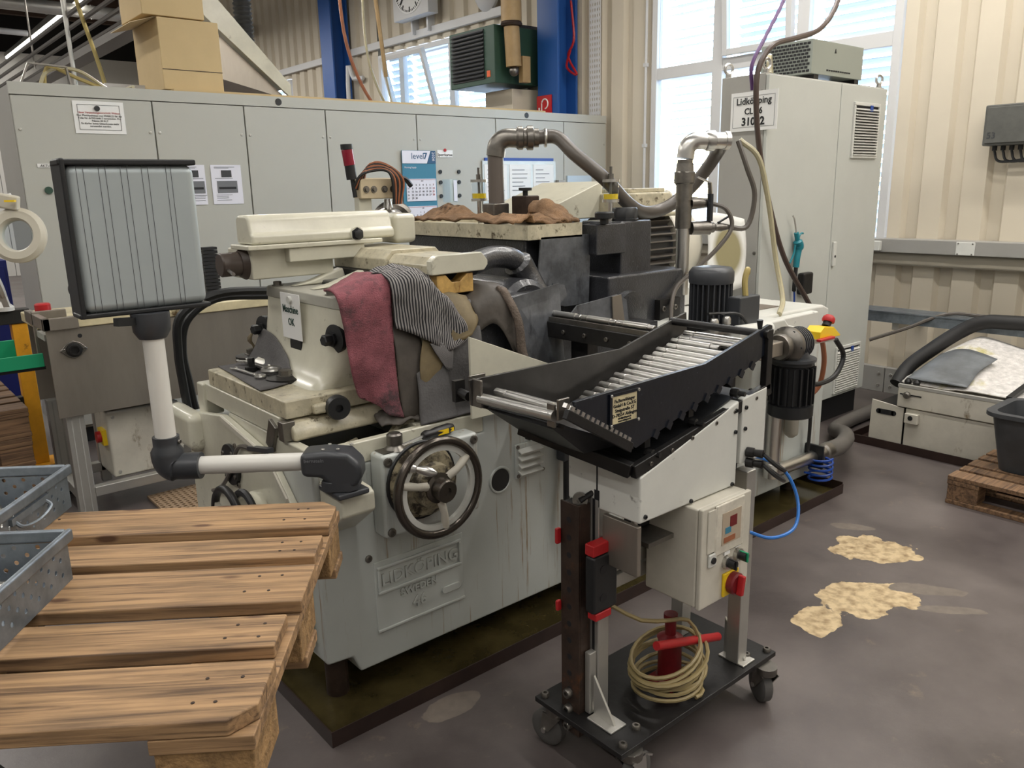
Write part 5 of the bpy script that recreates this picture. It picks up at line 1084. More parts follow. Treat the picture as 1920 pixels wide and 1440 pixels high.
# ================================================================ FOREGROUND PALLET AND BASKETS
PA = R(143.4)
TOPZ = .85
L_ = thing('wooden_pallet', 'worn wooden pallet in front of the machine, carrying two metal baskets', 'pallet', (.811, 1.612, 0), PA, local=True)
def chamf_plank(x0, x1, y0, y1, z0, z1, ch=0, side=1):
    if not ch: return MB().box(x0, x1, y0, y1, z0, z1)
    if side > 0: poly = [(x0, y0), (x1, y0), (x1, y1 - ch), (x1 - ch, y1), (x0 + ch, y1), (x0, y1 - ch)]
    else: poly = [(x0 + ch, y0), (x1 - ch, y0), (x1, y0 + ch), (x1, y1), (x0, y1), (x0, y0 + ch)]
    return MB().prism(poly, 'z', z0, z1)
yy = 0.0
nail_me = MB().cyl((0, 0, 0), (0, 0, .0008), .003, n=8).mesh('nail'); nail_me.materials.append(rustst)
for i, w in enumerate((.145, .10, .145, .10, .145)):
    o_ = (0, .006, -.004, .012, 0)[i]
    pk = chamf_plank(o_, 1.2, yy, yy + w, TOPZ - .024, TOPZ + (.0, -.002, .001, 0, .002)[i], .035 if i in (0, 4) else 0, 1 if i == 4 else -1).build('plank', wood, L_, bevel=.003)
    for xx in (.05, .095, .60):
        for q in (.3, .7): put('nail', nail_me, rustst, pk, (xx + random.uniform(-.015, .015), yy + w * q, TOPZ + (.0, -.002, .001, 0, .002)[i]))
    yy += w + .04125
for x in (0, .5275, 1.055):
    chamf_plank(x, x + .145, .0, .8, TOPZ - .048, TOPZ - .0245).build('cross_board', wood, L_, bevel=.002)
    for y in (0, .3275, .655): MB().box(x + .004, x + .141, y + .004, y + .141, TOPZ - .126, TOPZ - .0485).build('block', chipb, L_, bevel=.004)
for y in (0, .35, .74):
    MB().box(0, 1.2, y, y + (.10 if y < .7 else .06), TOPZ - .150, TOPZ - .1265).build('bottom_board', wood, L_, bevel=.003)
LT = thing('lift_table', 'dark scissor lift table underneath the foreground pallet', 'lift table', (.811, 1.612, 0), PA, local=True)
MB().box(.62, 1.18, .06, .72, TOPZ - .20, TOPZ - .1505).build('platform', blackst, LT, bevel=.004)
MB().box(.62, 1.18, .06, .72, 0, .06).build('base_frame', blackst, LT, bevel=.004)
for y in (.12, .66): MB().bar((.66, y, .07), (1.14, y, TOPZ - .21), .02, .05).bar((.66, y + .025, TOPZ - .21), (1.14, y + .025, .07), .02, .05).build('scissor_leg', blackst, LT)
def basket(label, x0, y0, x1, y1, h, wire):
    B = thing('perforated_basket', label, 'basket', (.811, 1.612, TOPZ), PA, local=True)
    B.location = (.811, 1.612, TOPZ + .002)
    MB().box(x0 + .01, x1 - .01, y0 + .01, y1 - .01, 0, .003).build('floor_sheet', galv, B)
    def side(o, u, n, name):
        mb = MB(); nu = int(n / .021); cu = n / nu
        nv = 5; cv = (h - .028) / nv
        perf(mb, o, u, (0, 0, 1), nu, nv, cu, cv, .0047, skip=lambda i, j: j == 0 or (i + j) % 2 or not (1 <= i < nu - 1))
        return mb.build(name, galv, B, solid=.0015, flat=True)
    side((x0, y0, .004), (0, 1, 0), y1 - y0, 'perforated_side'); side((x1, y0, .004), (0, 1, 0), y1 - y0, 'perforated_side')
    side((x0, y0, .004), (1, 0, 0), x1 - x0, 'perforated_side'); side((x0, y1, .004), (1, 0, 0), x1 - x0, 'perforated_side')
    z = h - .008; e = .006
    MB().box(x0 - .010, x0 + .002, y0 - .01, y1 + .01, h - .024, h).box(x1 - .002, x1 + .010, y0 - .01, y1 + .01, h - .024, h).box(x0 + .002, x1 - .002, y0 - .01, y0 + .002, h - .024, h).box(x0 + .002, x1 - .002, y1 - .002, y1 + .01, h - .024, h).build('rim', galv, B, bevel=.005, seg=3)
    ym = (y0 + y1) / 2
    if wire: MB().tube([(x0 - .004, ym - .06, h * .62), (x0 - .018, ym - .055, h * .5), (x0 - .02, ym, h * .42), (x0 - .018, ym + .055, h * .5), (x0 - .004, ym + .06, h * .62)], .004, 6).box(x0 - .008, x0 - .001, ym - .075, ym + .075, h * .58, h * .72).build('handle', galv, B)
    return B
basket('nearer galvanised perforated basket on the foreground pallet', .443, .353, 1.04, .76, .102, False)
basket('farther galvanised perforated basket on the foreground pallet, with a wire handle', .616, -.02, 1.2, .325, .105, True)
def shaft(label, loc, ax, ln, r_, group, rel=None):
    t = bpy.data.objects.new('steel_shaft', shaft_me(ln, r_)); C.objects.link(t); t.location = loc
    t.rotation_euler = Vector((0, 0, 1)).rotation_difference(Vector(ax)).to_euler()
    return tag(t, label, 'shaft', group)
_S = {}
def shaft_me(ln, r_):
    k = (round(ln, 3), round(r_, 4))
    if k not in _S:
        _S[k] = MB().lathe((0, 0, 0), (0, 0, 1), [(r_ * .7, 0), (r_ * .9, .003), (r_ * .9, ln * .16), (r_ * .72, ln * .165), (r_ * .72, ln * .18), (r_, ln * .185), (r_, ln * .84), (r_ * .8, ln * .845), (r_ * .8, ln * .99), (r_ * .65, ln)], 14).mesh('steel_shaft', ang=30); _S[k].materials.append(steel)
    return _S[k]
uL = Vector((math.cos(PA), math.sin(PA), 0)); vL = Vector((-math.sin(PA), math.cos(PA), 0)); OL = Vector((.811, 1.612, TOPZ))
ordn = ['first', 'second', 'third', 'fourth', 'fifth', 'sixth', 'seventh', 'eighth', 'ninth', 'tenth', 'eleventh', 'twelfth', 'thirteenth', 'fourteenth', 'fifteenth', 'sixteenth']
for bx, by, nm in ((.52, .38, 'nearer'), (.66, .02, 'farther')):
    for k in range(7):
        shaft('bright steel shaft in the %s perforated basket, %s from its window-side wall' % (nm, ordn[k]), OL + uL * bx + vL * (by + .012 + k * .042 + .012) + Vector((0, 0, .019)) + uL * random.uniform(0, .03), uL, .22, .0135, 'shafts in the baskets')
        shaft('bright steel shaft of the upper layer in the %s basket, %s from its window-side wall' % (nm, ordn[k]), OL + uL * (bx + .05) + vL * (by + .033 + k * .042 + .012) + Vector((0, 0, .0405)) + uL * random.uniform(0, .03), uL, .22, .0135, 'shafts in the baskets')
# ================================================================ LOADER CART WITH THE SHAFT CHUTE
K = thing('loader_cart', 'wheeled loader cart with a dark inclined shaft chute and a white control box', 'cart', (1.65, 1.34, 0))
MB().box(1.318, 2.02, 1.175, 1.505, .132, .148).build('base_plate', blackst, K, bevel=.002)
for x, y, a in ((1.352, 1.45, 100), (1.37, 1.19, 10), (1.955, 1.165, 60), (1.97, 1.47, 30)):
    d = Vector((math.cos(R(a)), math.sin(R(a)), 0)); s = Vector((-d.y, d.x, 0)); c = Vector((x, y, .053)) + d * .028
    cs_ = MB().cyl((x, y, .11), (x, y, .132), .032, n=18).build('caster', steeld, K)
    MB().hexa([Vector((x, y, .112)) - d * .03 + s * .028, Vector((x, y, .112)) + d * .03 + s * .028, c + d * .014 + s * .026, c - d * .014 + s * .026],
              [Vector((x, y, .112)) - d * .03 + s * .024, Vector((x, y, .112)) + d * .03 + s * .024, c + d * .014 + s * .022, c - d * .014 + s * .022]).hexa(
              [Vector((x, y, .112)) - d * .03 - s * .028, Vector((x, y, .112)) + d * .03 - s * .028, c + d * .014 - s * .026, c - d * .014 - s * .026],
              [Vector((x, y, .112)) - d * .03 - s * .024, Vector((x, y, .112)) + d * .03 - s * .024, c + d * .014 - s * .022, c - d * .014 - s * .022]).build('fork', steel if y < 1.2 and x < 1.5 else steeld, cs_)
    MB().lathe(c - s * .018, s, [(.03, 0), (.045, 0), (.053, .006), (.053, .030), (.045, .036), (.03, .036)], 28).build('tyre', rubberw, cs_)
    MB().lathe(c - s * .015, s, [(.0, 0), (.040, 0), (.040, .030), (0, .030)], 24).build('wheel_disc', blackst, cs_)
    MB().cyl(c - s * .03, c + s * .03, .008, n=10).build('axle', steel, cs_)
    if y < 1.2: MB().bar(Vector((x, y, .105)) + d * .03, Vector((x, y, .07)) + d * .085, .035, .006).build('brake_pedal', steel, cs_)
for x, y in ((1.34, 1.485), (1.345, 1.195), (2.0, 1.195), (1.425, 1.22), (1.44, 1.4), (1.93, 1.22)): bolt(K, (x, y, .148), (0, 0, 1), .012, .012)
# brown perforated angle post with clamps
MB().box(1.352, 1.358, 1.362, 1.43, .075, .757).box(1.358, 1.395, 1.362, 1.368, .075, .757).build('angle_post', rustst, K, bevel=.0015)
hm = MB().cyl((0, 0, 0), (-.0006, 0, 0), .0085, n=12).mesh('hole'); hm.materials.append(ink)
for k in range(13): put('hole', hm, ink, K, (1.352, 1.398, .11 + k * .05))
for z in (.10, .15, .20): bolt(K, (1.352, 1.398, z), (-1, 0, 0), .014, .016)
MB().box(1.398, 1.44, 1.335, 1.405, .148, .77).build('column_profile', alu, K, bevel=.003)
for y in (1.352, 1.388): MB().box(1.3965, 1.398, y - .004, y + .004, .15, .77).build('profile_slot', black, K)
MB().box(1.345, 1.435, 1.30, 1.334, .475, .635).build('guide_carriage', black, K, bevel=.008)
for z in (.515, .595): MB().cyl((1.38, 1.299, z), (1.38, 1.302, z), .012, n=14).build('carriage_slot', ink, K)
for b_ in ((1.345, 1.415, 1.302, 1.334, .636, .668), (1.355, 1.415, 1.302, 1.334, .452, .474), (1.335, 1.351, 1.425, 1.436, .635, .68), (1.335, 1.351, 1.425, 1.436, .44, .47)): MB().box(*b_).build('red_end_cap', red, K, bevel=.004)
MB().box(1.372, 1.398, 1.34, 1.36, .15, .335).build('alu_bracket', alu, K, bevel=.003)
for x, y0 in ((1.385, 1.255), (1.90, 1.20)):
    MB().prism([(y0, .149), (y0 + .08, .149), (y0 + .08, .27)], 'x', x - .004, x + .004).box(x - .03, x + .03, y0 - .01, y0 + .08, .148, .154).build('gusset', alu, K, bevel=.002)
MB().box(1.87, 1.915, 1.21, 1.255, .148, .76).build('column_profile', alu, K, bevel=.003)
MB().box(1.87, 1.915, 1.42, 1.465, .148, .76).build('column_profile', alu, K, bevel=.003)
for z in (.535, .60, .485): MB().box(1.44, 1.87, 1.35, 1.39, z, z + .04).build('cross_profile', alu, K, bevel=.003)
MB().box(1.40, 1.415, 1.205, 1.325, .60, .735).build('steel_plate', stain, K, bevel=.003)
MB().box(1.46, 1.56, 1.22, 1.34, .655, .668).build('valve_shelf', steeld, K); MB().cyl((1.45, 1.26, .668), (1.45, 1.26, .76), .009, n=12).build('guide_rod', steel, K)
MB().box(1.52, 1.56, 1.30, 1.36, .668, .72).build('valve', black, K, bevel=.004)
MB().box(1.375, 1.52, 1.38, 1.44, .72, .745).build('top_bracket', blackst, K)
MB().lathe((1.37, 1.375, .765), (-.7, -.7, .2), [(.0, -.02), (.02, -.02), (.02, .0), (.008, .0), (.008, -.01), (0, -.01)], 16).build('rod_end', steeld, K); MB().cyl((1.37, 1.375, .765), (1.41, 1.36, .785), .008, n=8).build('rod', blackst, K)
# white sheet body under the chute
MB().prism([(1.40, .744), (1.80, .744), (1.80, .985), (1.40, .866)], 'y', 1.20, 1.45).build('sheet_body', white, K, bevel=.006)
MB().prism([(1.815, .80), (1.93, .80), (1.93, 1.0), (1.815, .985)], 'y', 1.20, 1.22).build('sheet_body', white, K, bevel=.003)
MB().box(1.80, 1.815, 1.215, 1.44, .744, .985).build('gap_strip', black, K)
MB().box(1.80, 1.93, 1.24, 1.44, .78, .98).build('inner_box', black, K)
MB().box(1.3985, 1.40, 1.335, 1.352, .75, .795).build('slot', black, K); MB().box(1.3985, 1.40, 1.341, 1.345, .795, .86).build('seam', ink, K)
for x, z in ((1.42, .76), (1.60, .752), (1.78, .752), (1.785, .96), (1.785, .90), (1.83, .96), (1.83, .90)): bolt(K, (x, 1.20, z), (0, -1, 0), .006, .005, black)
for k, z in enumerate((.83, .80)):
    MB().lathe((1.845, 1.20, z), (.3, -1, 0), [(.014, 0), (.014, .02), (.01, .022), (.012, .045), (0, .045)], 10).build('cable_plug', blackst, K)
    MB().tube([(1.858, 1.155, z), (1.88, 1.13, z - .03), (1.96, 1.15, z - .07), (2.1, 1.3, z - .10)], .006, 6).build('plug_cable', black, K)
MB().hexa([(1.42, 1.222, .878), (1.80, 1.222, .988), (1.80, 1.445, .988), (1.42, 1.445, .878)], [(1.42, 1.222, .882), (1.80, 1.222, .992), (1.80, 1.445, .992), (1.42, 1.445, .882)]).build('shade_plate', black, K)  # added black plate, paints the shade of the body's open top
# control box
cb = MB().box(1.585, 1.80, 1.165, 1.335, .462, .742).build('control_box', whited, K, bevel=.006)
MB().box(1.585, 1.802, 1.15, 1.164, .46, .744).build('box_door', whited, cb, bevel=.004)
MB().box(1.637, 1.763, 1.143, 1.15, .60, .742).build('door_window', M('cloudy_plastic', (206, 200, 186), .3, var=.15, vs=20), cb, bevel=.006)
MB().box(1.662, 1.745, 1.1415, 1.143, .625, .715).build('printed_picture', M('faded_print', (176, 160, 140), .4), cb)
MB().box(1.675, 1.70, 1.1405, 1.1415, .655, .672).build('printed_mark', MATS['calendar_teal'], cb); MB().box(1.695, 1.725, 1.1405, 1.1415, .67, .70).build('printed_mark', dred, cb); MB().box(1.67, 1.72, 1.1405, 1.1415, .63, .645).build('printed_mark', hoseo, cb)
MB().box(1.608, 1.638, 1.146, 1.15, .615, .735).build('door_strip', whited, cb, bevel=.002)
MB().box(1.613, 1.645, 1.143, 1.15, .575, .612).build('lock_plate', white, cb, bevel=.003); MB().cyl((1.629, 1.143, .594), (1.629, 1.139, .594), .009, n=12).build('lock', black, cb)
for x, z, c_ in ((1.695, .567, black), (1.745, .574, green)):
    MB().cyl((x, 1.15, z), (x, 1.138, z), .018, n=18).build('knob_ring', steel, cb); MB().cyl((x, 1.138, z), (x, 1.118, z), .012, n=14).build('rotary_knob', black, cb); MB().box(x - .003, x + .003, 1.114, 1.138, z - .013, z + .013).build('knob_bar', c_, cb)
    MB().box(x - .012, x + .012, 1.146, 1.15, z + .022, z + .04).build('knob_label', paper, cb)
MB().box(1.68, 1.748, 1.142, 1.15, .468, .536).build('switch_plate', yellow, cb, bevel=.003)
MB().lathe((1.718, 1.142, .502), (0, -1, 0), [(.031, 0), (.031, .016), (.026, .02), (0, .02)], 24).build('main_switch', dred, cb); MB().obox((1.718, 1.114, .502), (.014, .018, .056), Matrix.Rotation(.15, 3, 'Y')).build('switch_grip', red, cb, bevel=.003)
MB().box(1.80, 1.835, 1.17, 1.19, .595, .612).build('air_coupling', steel, cb)
tag(MB().tube([(1.835, 1.18, .602), (1.90, 1.14, .575), (2.0, 1.13, .58), (2.06, 1.16, .64), (2.05, 1.2, .72), (1.98, 1.24, .77), (1.9, 1.235, .79)], .005, 8).build('air_hose', blueh), 'thin blue air hose looping out from the white control box', 'hose')
# chute: floor, sides, end plates, rails
SX, SZ, SL = 1.506, .998, .26
def cz(x): return SZ + (x - SX) * SL
MB().hexa([(1.38, 1.228, cz(1.38) - .020), (1.975, 1.228, cz(1.975) - .020), (1.975, 1.522, cz(1.975) - .020), (1.38, 1.522, cz(1.38) - .020)], [(1.38, 1.228, cz(1.38) - .014), (1.975, 1.228, cz(1.975) - .014), (1.975, 1.522, cz(1.975) - .014), (1.38, 1.522, cz(1.38) - .014)]).build('chute_floor', chutem, K)
MB().prism([(1.192, 1.093), (1.659, 1.106), (1.945, 1.172), (1.958, 1.168), (1.962, 1.105), (1.90, 1.078), (1.461, .958), (1.397, .940), (1.20, 1.062)], 'y', 1.212, 1.222).build('chute_side', navy, K, bevel=.001)
MB().prism([(1.142, 1.097), (1.69, 1.097), (1.985, 1.17), (1.99, 1.11), (1.397, .94), (1.15, 1.03)], 'y', 1.528, 1.536).build('chute_side', chutem, K, bevel=.001)
for k in range(9): MB().bar((1.46 + k * .05, 1.211, .965 + k * .0135), (1.475 + k * .05, 1.211, .955 + k * .0135), .006, .02).build('weld_tab', navy, K)
MB().prism([(1.15, 1.065), (1.16, 1.085), (1.372, .962), (1.362, .94)], 'y', 1.196, 1.210).build('chain_bar', blackst, K, bevel=.002)
cl_ = MB().box(-.005, .005, -.006, .006, -.005, .005).mesh('chain_link', flat=True); cl_.materials.append(steel)
for k in range(14): put('chain_link', cl_, steel, K, (1.17 + k * .0155, 1.216, 1.088 - k * .0092), (0, .53, 0))
for b_ in ((1.165, 1.172, 1.25, 1.275, 1.03, 1.085), (1.165, 1.20, 1.236, 1.243, 1.05, 1.098), (1.150, 1.158, 1.495, 1.53, 1.03, 1.10), (1.15, 1.2, 1.5365, 1.5435, 1.03, 1.105)): MB().box(*b_).build('end_plate', steeld, K, bevel=.002)
MB().cyl((1.168, 1.25, 1.058), (1.160, 1.51, 1.052), .0135, n=18).build('roller', steel, K)
MB().cyl((1.155, 1.55, 1.05), (1.155, 1.60, 1.055), .012, n=10).box(1.14, 1.17, 1.585, 1.60, 1.03, 1.085).build('roller_bearing', blackst, K)
MB().hexa([(1.185, 1.24, 1.035), (1.185, 1.525, 1.035), (1.185, 1.525, 1.025), (1.185, 1.24, 1.025)], [(1.42, 1.24, .935), (1.42, 1.525, .935), (1.42, 1.525, .925), (1.42, 1.24, .925)]).build('conveyor_bed', black, K)
MB().hexa([(1.17, 1.26, 1.025), (1.17, 1.5, 1.025), (1.19, 1.5, 1.035), (1.19, 1.26, 1.035)], [(1.30, 1.29, .93), (1.30, 1.5, .93), (1.42, 1.5, .925), (1.42, 1.29, .925)]).build('bed_casing', black, K)
MB().bar((1.28, 1.50, .955), (1.385, 1.215, .885), .03, .035).build('frame_bar', blackst, K, bevel=.003)
MB().bar((1.385, 1.212, .882), (1.955, 1.212, .992), .02, .035).bar((1.30, 1.50, .93), (1.955, 1.50, .985), .02, .03).build('frame_bar', blackst, K, bevel=.003)
MB().box(1.40, 1.42, 1.22, 1.45, .866, .90).build('frame_bar', blackst, K)
for x in (1.45, 1.62, 1.80):
    MB().box(x, x + .02, 1.23, 1.50, cz(x) - .06, cz(x) - .021).build('bearer', blackst, K); MB().lathe((x + .01, 1.235, cz(x) - .075), (.2, -1, 0), [(.012, 0), (.012, .02), (.007, .022), (.007, .04), (0, .04)], 8).build('adjust_screw', blackst, K)
for x in (1.44, 1.52, 1.60, 1.70, 1.78, 1.88): bolt(K, (x, 1.202, .893 + (x - 1.44) * .19), (0, -1, 0), .006, .004, steeld)
MB().box(1.925, 1.95, 1.202, 1.222, .99, 1.16).build('upright', blackst, K, bevel=.002)
MB().cyl((1.925, 1.20, 1.148), (1.925, 1.54, 1.148), .011, n=14).build('retaining_rod', blackst, K); MB().cyl((1.90, 1.214, 1.165), (1.898, 1.214, 1.19), .006, .009, n=8).build('thumb_screw', black, K)
pl = MB().box(1.308, 1.393, 1.2085, 1.212, 1.017, 1.083).build('type_plate', M('aged_plate', (204, 192, 156), .45, var=.15, vs=12, dirt=((60, 50, 36), .3, 14, (4, 1, .4))), K)
MB().box(1.300, 1.308, 1.207, 1.212, 1.01, 1.09).box(1.393, 1.401, 1.207, 1.212, 1.01, 1.09).box(1.308, 1.393, 1.207, 1.212, 1.01, 1.017).box(1.308, 1.393, 1.207, 1.212, 1.083, 1.09).build('plate_frame', navy, K)
for x in (1.304, 1.397):
    for z in (1.014, 1.086): bolt(K, (x, 1.207, z), (0, -1, 0), .004, .003, steel, 'rivet')
for s_, sz, z in (('Fa.Bernöhinger', .0115, 1.067), ('GmbH & Co.KG', .0115, 1.0555), ('Steigstraße 57', .0115, 1.044), ('D-78554 Aldingen', .0115, 1.0325), ('info@aldingen.de', .0065, 1.026), ('www.aldingen.de', .0065, 1.0195)): text(s_, sz, (1.3505, 1.208, z), (1, 0, 0), (0, 0, 1), ink, pl, align='CENTER', bold=.0001)
# steel shafts in the chute and at its outlet, and in the infeed
xs = [1.959, 1.926, 1.900, 1.866, 1.833, 1.804, 1.774, 1.744, 1.712, 1.681, 1.651, 1.621, 1.591, 1.561, 1.531, 1.503]
for k, x in enumerate(xs):
    shaft('bright steel shaft lying across the chute, %s from its high end' % ordn[k], (x - .012, 1.505 + (-.012 if k % 2 else 0), cz(x - .012) - .0015), (0, -1, 0), .245 if k not in (2, 9) else .17, .0115, 'shafts in the chute')
for k, (x, z) in enumerate(((1.202, 1.062), (1.225, 1.054))): shaft(('bright steel shaft nearest the roller at the chute outlet', 'second bright steel shaft behind the roller at the chute outlet')[k], (x, 1.50, z), (0, -1, 0), .245, .0128, 'shafts at the outlet')
for k, y in enumerate((2.06, 1.90, 1.74)): shaft(('steel shaft in the infeed rail, deepest in the machine', 'steel shaft in the middle of the infeed rail', 'steel shaft in the infeed rail, nearest the chute')[k], (1.905, y, 1.122), (0, -1, 0), .155, .012, 'shafts in the infeed rail')
tag(MB().cyl((1.50, 1.70, .99), (1.60, 1.62, .955), .009, n=10).build('blue_tube', blueh), 'short blue tube leaning behind the chute', 'tube')
# things on the cart plate
J = thing('bottle_jack', 'dark red bottle jack standing on the cart plate', 'jack', (1.68, 1.33, .148))
MB().lathe((1.66, 1.30, .148), (0, 0, 1), [(.042, 0), (.042, .012), (.034, .016), (.034, .13), (.038, .14), (.02, .15), (.016, .152), (.016, .20), (.02, .202), (.02, .215), (0, .215)], 24).build('body', dred, J); MB().box(1.61, 1.71, 1.25, 1.35, .1485, .158).build('foot', dred, J, bevel=.004)
MB().lathe((1.535, 1.248, .335), (.285, .002, -.088), [(.006, 0), (.0125, 0), (.0125, .30), (.006, .30)], 14).build('jack_handle', red, J, label='bright red jack handle')
pts = []
rg = random.Random(4)
loops = [(rg.uniform(-.018, .018), rg.uniform(-.012, .012), rg.uniform(.085, .125), rg.uniform(-.35, .35), rg.uniform(0, 6.28)) for _ in range(8)]
for k in range(8 * 12):
    l, f = divmod(k, 12); f /= 12.0; A0, B0 = loops[l], loops[min(l + 1, 7)]
    ox, oy, r_, tl, ph = [A0[q] * (1 - f) + B0[q] * f for q in range(5)]; a = f * 2 * math.pi
    pts.append((1.635 + ox + r_ * math.cos(a), 1.285 + oy * .5 + r_ * .82 * math.sin(a), max(.157, .185 + .013 * (k / 12.0) + r_ * tl * math.sin(a + loops[l // 4][4]) - .02)))
cc = tag(MB().tube([(1.44, 1.33, .46), (1.52, 1.29, .40), (1.62, 1.27, .37), (1.70, 1.27, .34)] + pts[::-1] + [(1.68, 1.195, .158), (1.64, 1.19, .157)], .006, 6, 2).build('coiled_cable', M('cable_tan', (146, 130, 90), .45, var=.12)), 'yellowish cable coiled around the red jack on the cart plate', 'cable')
# ================================================================ CONVEYOR IN FRONT OF THE CABINETS
V = thing('belt_conveyor', 'stainless sided conveyor with worn cream top rails before the grey cabinets', 'conveyor', (1.24, 4.45, 0))
MB().box(.70, 1.80, 4.20, 4.21, .53, .955).build('side_sheet', stain, V, bevel=.002)
MB().box(.71, 1.80, 4.70, 4.71, .53, .955).build('side_sheet', stain, V)
MB().box(.73, 1.82, 4.19, 4.25, .956, 1.005).build('top_rail', marble, V, bevel=.006)
MB().box(.70, 1.95, 4.42, 4.80, .935, .985).build('top_slab', marble, V, bevel=.006)
MB().box(.70, 1.80, 4.25, 4.42, .90, .93).build('belt', cabs, V)
MB().box(.69, .72, 4.18, 4.62, .955, 1.012).box(.69, .84, 4.18, 4.205, .955, 1.012).box(.69, .84, 4.42, 4.445, .985, 1.022).box(.69, .705, 4.42, 4.445, .80, .985).build('end_bracket', stain, V, bevel=.003)
fb = MB().prism([(.745, .853), (.775, .885), (.805, .897), (.835, .885), (.865, .853), (.835, .822), (.805, .81), (.775, .822)], 'y', 4.19, 4.20).build('bearing_flange', steeld, V, bevel=.003)
MB().lathe((.805, 4.19, .853), (0, -1, 0), [(.034, 0), (.034, .012), (.024, .014), (.024, .02), (.018, .02), (.018, .008), (0, .008)], 20).build('bearing', blackst, fb)
for x in (.76, .85): bolt(fb, (x, 4.19, .853), (0, -1, 0), .010, .006)
MB().cyl((.84, 4.2, .915), (.84, 4.199, .915), .010, n=12).build('hole', ink, V)
for x, y in ((.73, 4.22), (.73, 4.65), (1.70, 4.22), (1.70, 4.65)):
    lg = MB().box(x, x + .08, y, y + .06, .02, .53).build('leg', alu, V, bevel=.004)
    MB().box(x + .02, x + .026, y - .001, y, .03, .52).box(x + .054, x + .06, y - .001, y, .03, .52).build('leg_slot', cabs, lg)
    MB().cyl((x + .04, y + .03, 0), (x + .04, y + .03, .02), .03, n=14).build('foot', black, lg)
MB().box(.93, .98, 4.62, 4.66, .04, .53).build('leg', alu, V, bevel=.004)
MB().box(.81, 1.70, 4.22, 4.27, .10, .15).box(.81, 1.70, 4.62, 4.67, .10, .15).box(.73, .78, 4.28, 4.65, .10, .15).build('bottom_rail', alu, V, bevel=.004)
bx = MB().box(.92, 1.28, 4.29, 4.55, .15, .50).build('switch_box', whited, V, bevel=.012)
MB().box(.90, .92, 4.33, 4.42, .32, .40).build('switch_plate', yellow, bx); MB().lathe((.90, 4.375, .36), (-1, 0, 0), [(.03, 0), (.03, .02), (0, .02)], 16).build('switch_knob', red, bx)
for x, z in ((.95, .18), (1.25, .18), (.95, .47), (1.25, .47)): bolt(bx, (x, 4.29, z), (0, -1, 0), .009, .004, alu)
cloth('rag', 'dark rag heaped on the white switch box under the conveyor', 'rag', [[(.90, 4.30, .512), (1.0, 4.29, .53), (1.12, 4.30, .525), (1.2, 4.3, .512)], [(.90, 4.40, .53), (1.0, 4.42, .60), (1.12, 4.41, .59), (1.22, 4.4, .53)], [(.92, 4.5, .515), (1.0, 4.5, .55), (1.12, 4.5, .54), (1.2, 4.5, .515)]], oilc, .01, .02, 20)
t = thing('emergency_stop', 'red emergency stop button on the left end of the conveyor', 'button', (.76, 4.50, 1.01)); MB().lathe((.755, 4.50, .985), (0, 0, 1), [(.03, 0), (.03, .025), (.036, .026), (.036, .06), (.03, .066), (0, .066)], 20).build('mushroom_button', red, t); MB().box(.715, .80, 4.46, 4.54, .985, .988).build('mount_plate', cream, t)
t = thing('dark_pot', 'small dark grey pot with a wire handle on the conveyor, half behind the operator panel', 'pot', (.95, 4.55, .985)); MB().lathe((.97, 4.55, .985), (0, 0, 1), [(.0, 0), (.05, 0), (.058, .16), (.055, .165), (.05, .16), (.045, .01), (0, .01)], 24).build('body', dgrey, t); MB().torus((.925, 4.52, 1.10), (.4, -1, .2), .045, .005, 24, 6, 1.2, 4.4).build('handle', blackst, t)
t = thing('brush_block', 'black ribbed block standing behind the operator panel', 'block', (1.6, 4.5, .985))
bm_ = MB().box(-.04, .04, -.03, .03, 0, .016).mesh('rib', flat=True)
for k in range(15): put('rib', bm_, black, t, (1.595, 4.5, .985 + k * .0195), (0, 0, random.uniform(-.08, .08)))
tag(MB().tube([(1.48, 2.98, 1.16), (1.25, 2.97, 1.19), (1.06, 2.96, 1.195), (.93, 2.97, 1.13), (.915, 3.0, 1.0), (.925, 3.02, .86), (.935, 3.02, .72)], .016, 8).build('black_cable', black), 'black cable arching left from the machine column behind the panel pole', 'cable')
tag(MB().tube([(1.48, 3.03, 1.135), (1.25, 3.02, 1.165), (1.08, 3.02, 1.17), (.97, 3.03, 1.10), (.95, 3.06, .98), (.96, 3.06, .86), (.97, 3.05, .72)], .014, 8).build('black_cable', black), 'second thinner black cable arching beside the panel pole, nearer the cabinets', 'cable')
cloth('rag', 'stiff brown rag hanging behind the cream column', 'rag', [[(1.22, 2.82, 1.12), (1.12, 2.80, 1.06), (1.13, 2.80, .97)], [(1.28, 2.86, 1.12), (1.14, 2.90, 1.03), (1.2, 2.86, .97)]], tanc, .005, .004)
gt = MB(); perf(gt, (1.06, 3.75, .012), (1, 0, 0), (0, 1, 0), 14, 18, .03, .03, .010); t = tag(gt.build('floor_grate', M('grate_tan', (150, 126, 100), .6), solid=.012, flat=True), 'tan slotted floor grate beside the conveyor foot', 'grate')
